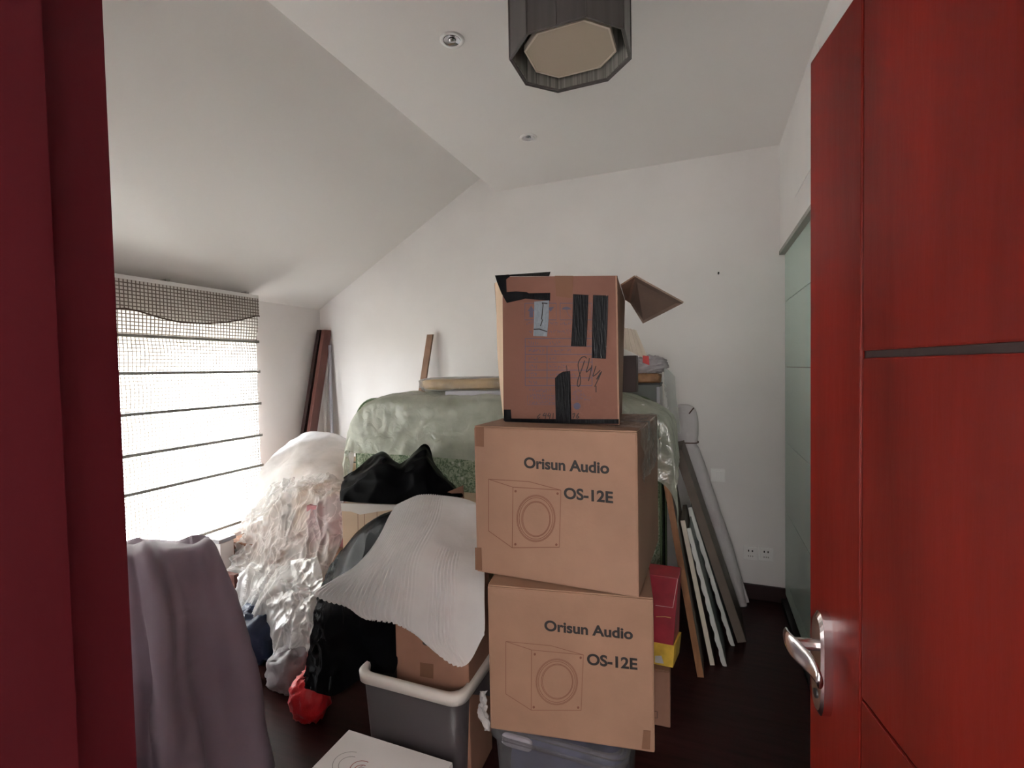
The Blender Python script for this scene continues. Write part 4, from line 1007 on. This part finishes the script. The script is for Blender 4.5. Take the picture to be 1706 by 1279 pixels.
def ground_lump(name, lab, cat, px, py, y, r, mt, seed, grp=None, **kw):
    c_ = PY(px, py, y); c_.z = max(r[2], c_.z) if kw.pop('ground', True) is False else r[2]
    return tag(lump(name, c_, r, mt, seed=seed, **kw), lab, cat, grp)
nb = PZ(430, 1140, 0)
ground_lump('navy_bag', 'navy blue plastic bag on the floor below the clear film heap', 'bag', 436, 1100, 1.86, (.15, .12, .145), 'navybag', 21, amp=.35, freq=6)
ground_lump('grey_bag', 'dull grey plastic bag on the floor between the navy and red bags', 'bag', 488, 1130, 1.72, (.11, .10, .10), 'greybag', 22, amp=.35, freq=6)
tb_ = PZ(408, 1140, 0)
carton('small_tan_box', 'tiny tan box on the floor before the navy bag', 'box', (tb_.x, tb_.y-.06, 0), math.radians(35), .07, .09, .09, 'kraftdark', tape_f=False)
bb = PY(400, 1060, 1.95)
bk, Mb = carton('black_case', 'black case with a brass knob behind the purple cloth', 'case', (PY(398, 1060, 2.02).x, 2.02, 0), 0, .24, .12, PY(405, 1012, 2.02).z, 'dark', tape_f=False)
kp = PY(405, 1028, 1.99); rod('brass_knob', (kp.x, 2.022, kp.z), (kp.x+.03, 1.99, kp.z-.03), .010, 'goldm', bk, 10)
# red bag
rp = PZ(512, 1198, 0); ra = tag(empty('red_bag', (rp.x, rp.y, 0)), 'small knotted red plastic bag on the floor under the black bag', 'bag')
lump('bag_body', (rp.x, rp.y+.02, .10), (.080, .075, .10), 'redbag', ra, seed=31, amp=.35, freq=7, pw=2.3)
nk = [Vector((rp.x, rp.y+.02, .19)), PY(512, 1130, rp.y+.03), PY(518, 1110, rp.y+.04), PY(524, 1092, rp.y+.05)]
rings = []
for k, (c_, r_) in enumerate(zip(nk, (.045, .018, .024, .028))):
    rings.append([c_ + Vector((r_*(1+.3*math.sin(3*a+k))*math.cos(a), r_*.6*math.sin(a), .008*math.sin(4*a))) for a in [2*math.pi*i/16 for i in range(16)]])
loft('knotted_handles', rings, 'redbag', ra)

# white foam board end and brown panel poking out by the sill
w_ = PY(350, 903, 2.05); 
hb = tag(empty('white_board', (w_.x, 2.05, w_.z)), 'white board end poking out between the purple cloth and the film', 'board')
box('panel', (PY(352, 930, 2.05).x, 2.05, 0), (PY(368, 930, 2.05).x, 2.14, PY(360, 905, 2.05).z), 'white', hb, .003)
box('cap', (PY(338, 900, 2.04).x, 2.035, PY(360, 905, 2.04).z), (PY(366, 900, 2.04).x, 2.15, PY(360, 899, 2.04).z), 'silver', hb, .002)
x0_, x1_ = PY(368, 980, 1.98).x, PY(391, 980, 1.98).x
tag(box('wood_panel', (x0_, 1.98, 0), (x1_, 2.01, PY(375, 955, 1.98).z), 'plank', bev=.003), 'reddish brown wood panel edge behind the purple cloth', 'panel')

# purple cloth over a carton at the left
carton('cloth_carton', 'brown carton beneath the purple cloth near the window', 'box', (-2.04, 1.03, 0), 0, .22, .24, .76, 'kraftdark', tape_f=False)
def pfold(u_, v_, p):
    return min(1, (1-u_)*3.5)*(.036*math.sin(u_*15+1.6*math.sin(v_*3)) + .016*math.sin(u_*31+v_*5))*min(1, v_*2.2) + .016*noise.noise(p*5) + .008*max(0, ridged(p*6, 2)-.5)
pc = sheet('purple_cloth', rws(
    [(170, 930, 1.22), (205, 906, 1.26), (245, 900, 1.30), (290, 902, 1.36), (330, 898, 1.42), (340, 898, 1.5)],
    [(180, 930, 1.05), (205, 916, 1.05), (235, 911, 1.08), (280, 914, 1.14), (345, 902, 1.24), (347, 905, 1.45)],
    [(185, 1000, .99), (215, 1000, .99), (255, 1000, 1.03), (305, 995, 1.12), (372, 985, 1.26), (366, 988, 1.48)],
    [(190, 1100, .94), (225, 1100, .95), (270, 1100, .99), (325, 1095, 1.10), (404, 1075, 1.27), (392, 1085, 1.48)],
    [(195, 1200, .90), (232, 1200, .92), (282, 1200, .98), (345, 1200, 1.10), (432, 1190, 1.28), (415, 1190, 1.46)],
    [(200, 1290, .87), (240, 1290, .90), (292, 1290, .96), (360, 1290, 1.08), (450, 1270, 1.27), (430, 1262, 1.44)],
    [(204, 1350, .86), (245, 1350, .89), (296, 1345, .96), (365, 1335, 1.09), (455, 1310, 1.27), (434, 1290, 1.45)]),
    120, 100, 'purple', disp=pfold, thick=.003)
tag(pc, 'dusty purple cloth hanging in folds over a box near the window', 'cloth')

# clear film scrap between the two bins and film on the upper speaker carton
tag(sheet('film_scrap', [[PY(802, 1150, 1.33), PY(812, 1150, 1.31)], [PY(799, 1190, 1.32), PY(812, 1195, 1.305)], [PY(808, 1215, 1.31), PY(818, 1218, 1.302)]], 10, 30, 'filmsmooth', disp=crump(20, .02)), 'scrap of white film hanging beside the lower speaker carton', 'plastic film')
cr_ = M2 @ Vector((.510, 0, .470))
xx, yx = (M2.to_3x3() @ Vector((1, 0, 0))), (M2.to_3x3() @ Vector((0, 1, 0)))
Z_ = Vector((0, 0, 1))
tag(sheet('film_wrap', [[cr_-xx*.07+yx*s-xx*.02+Z_*.004, cr_-xx*.02+yx*s+Z_*.006, cr_+xx*.006+yx*s-Z_*.004, cr_+xx*.012+yx*s-Z_*.08, cr_+xx*.010+yx*s-Z_*.15] for s in (.02, .15, .3, .44)],
    60, 50, 'filmwrap', disp=crump(14, .012)), 'torn clear film stuck on the corner of the upper speaker carton', 'plastic film')
def sub(child, parent):
    child.parent = parent; child.matrix_parent_inverse = Matrix()      # part and sub-part meshes are both in world coordinates
for o in list(dr.children):
    if o.name.split('.')[0] in ('spindle', 'lever', 'keyhole'): sub(o, hp)
for o in list(rb.children):
    if o.name.startswith('braid'): sub(o, va)
for o in list(la.children):
    if o.name.startswith('diffuser_rim'): sub(o, [c_ for c_ in la.children if c_.name.split('.')[0] == 'diffuser'][0])
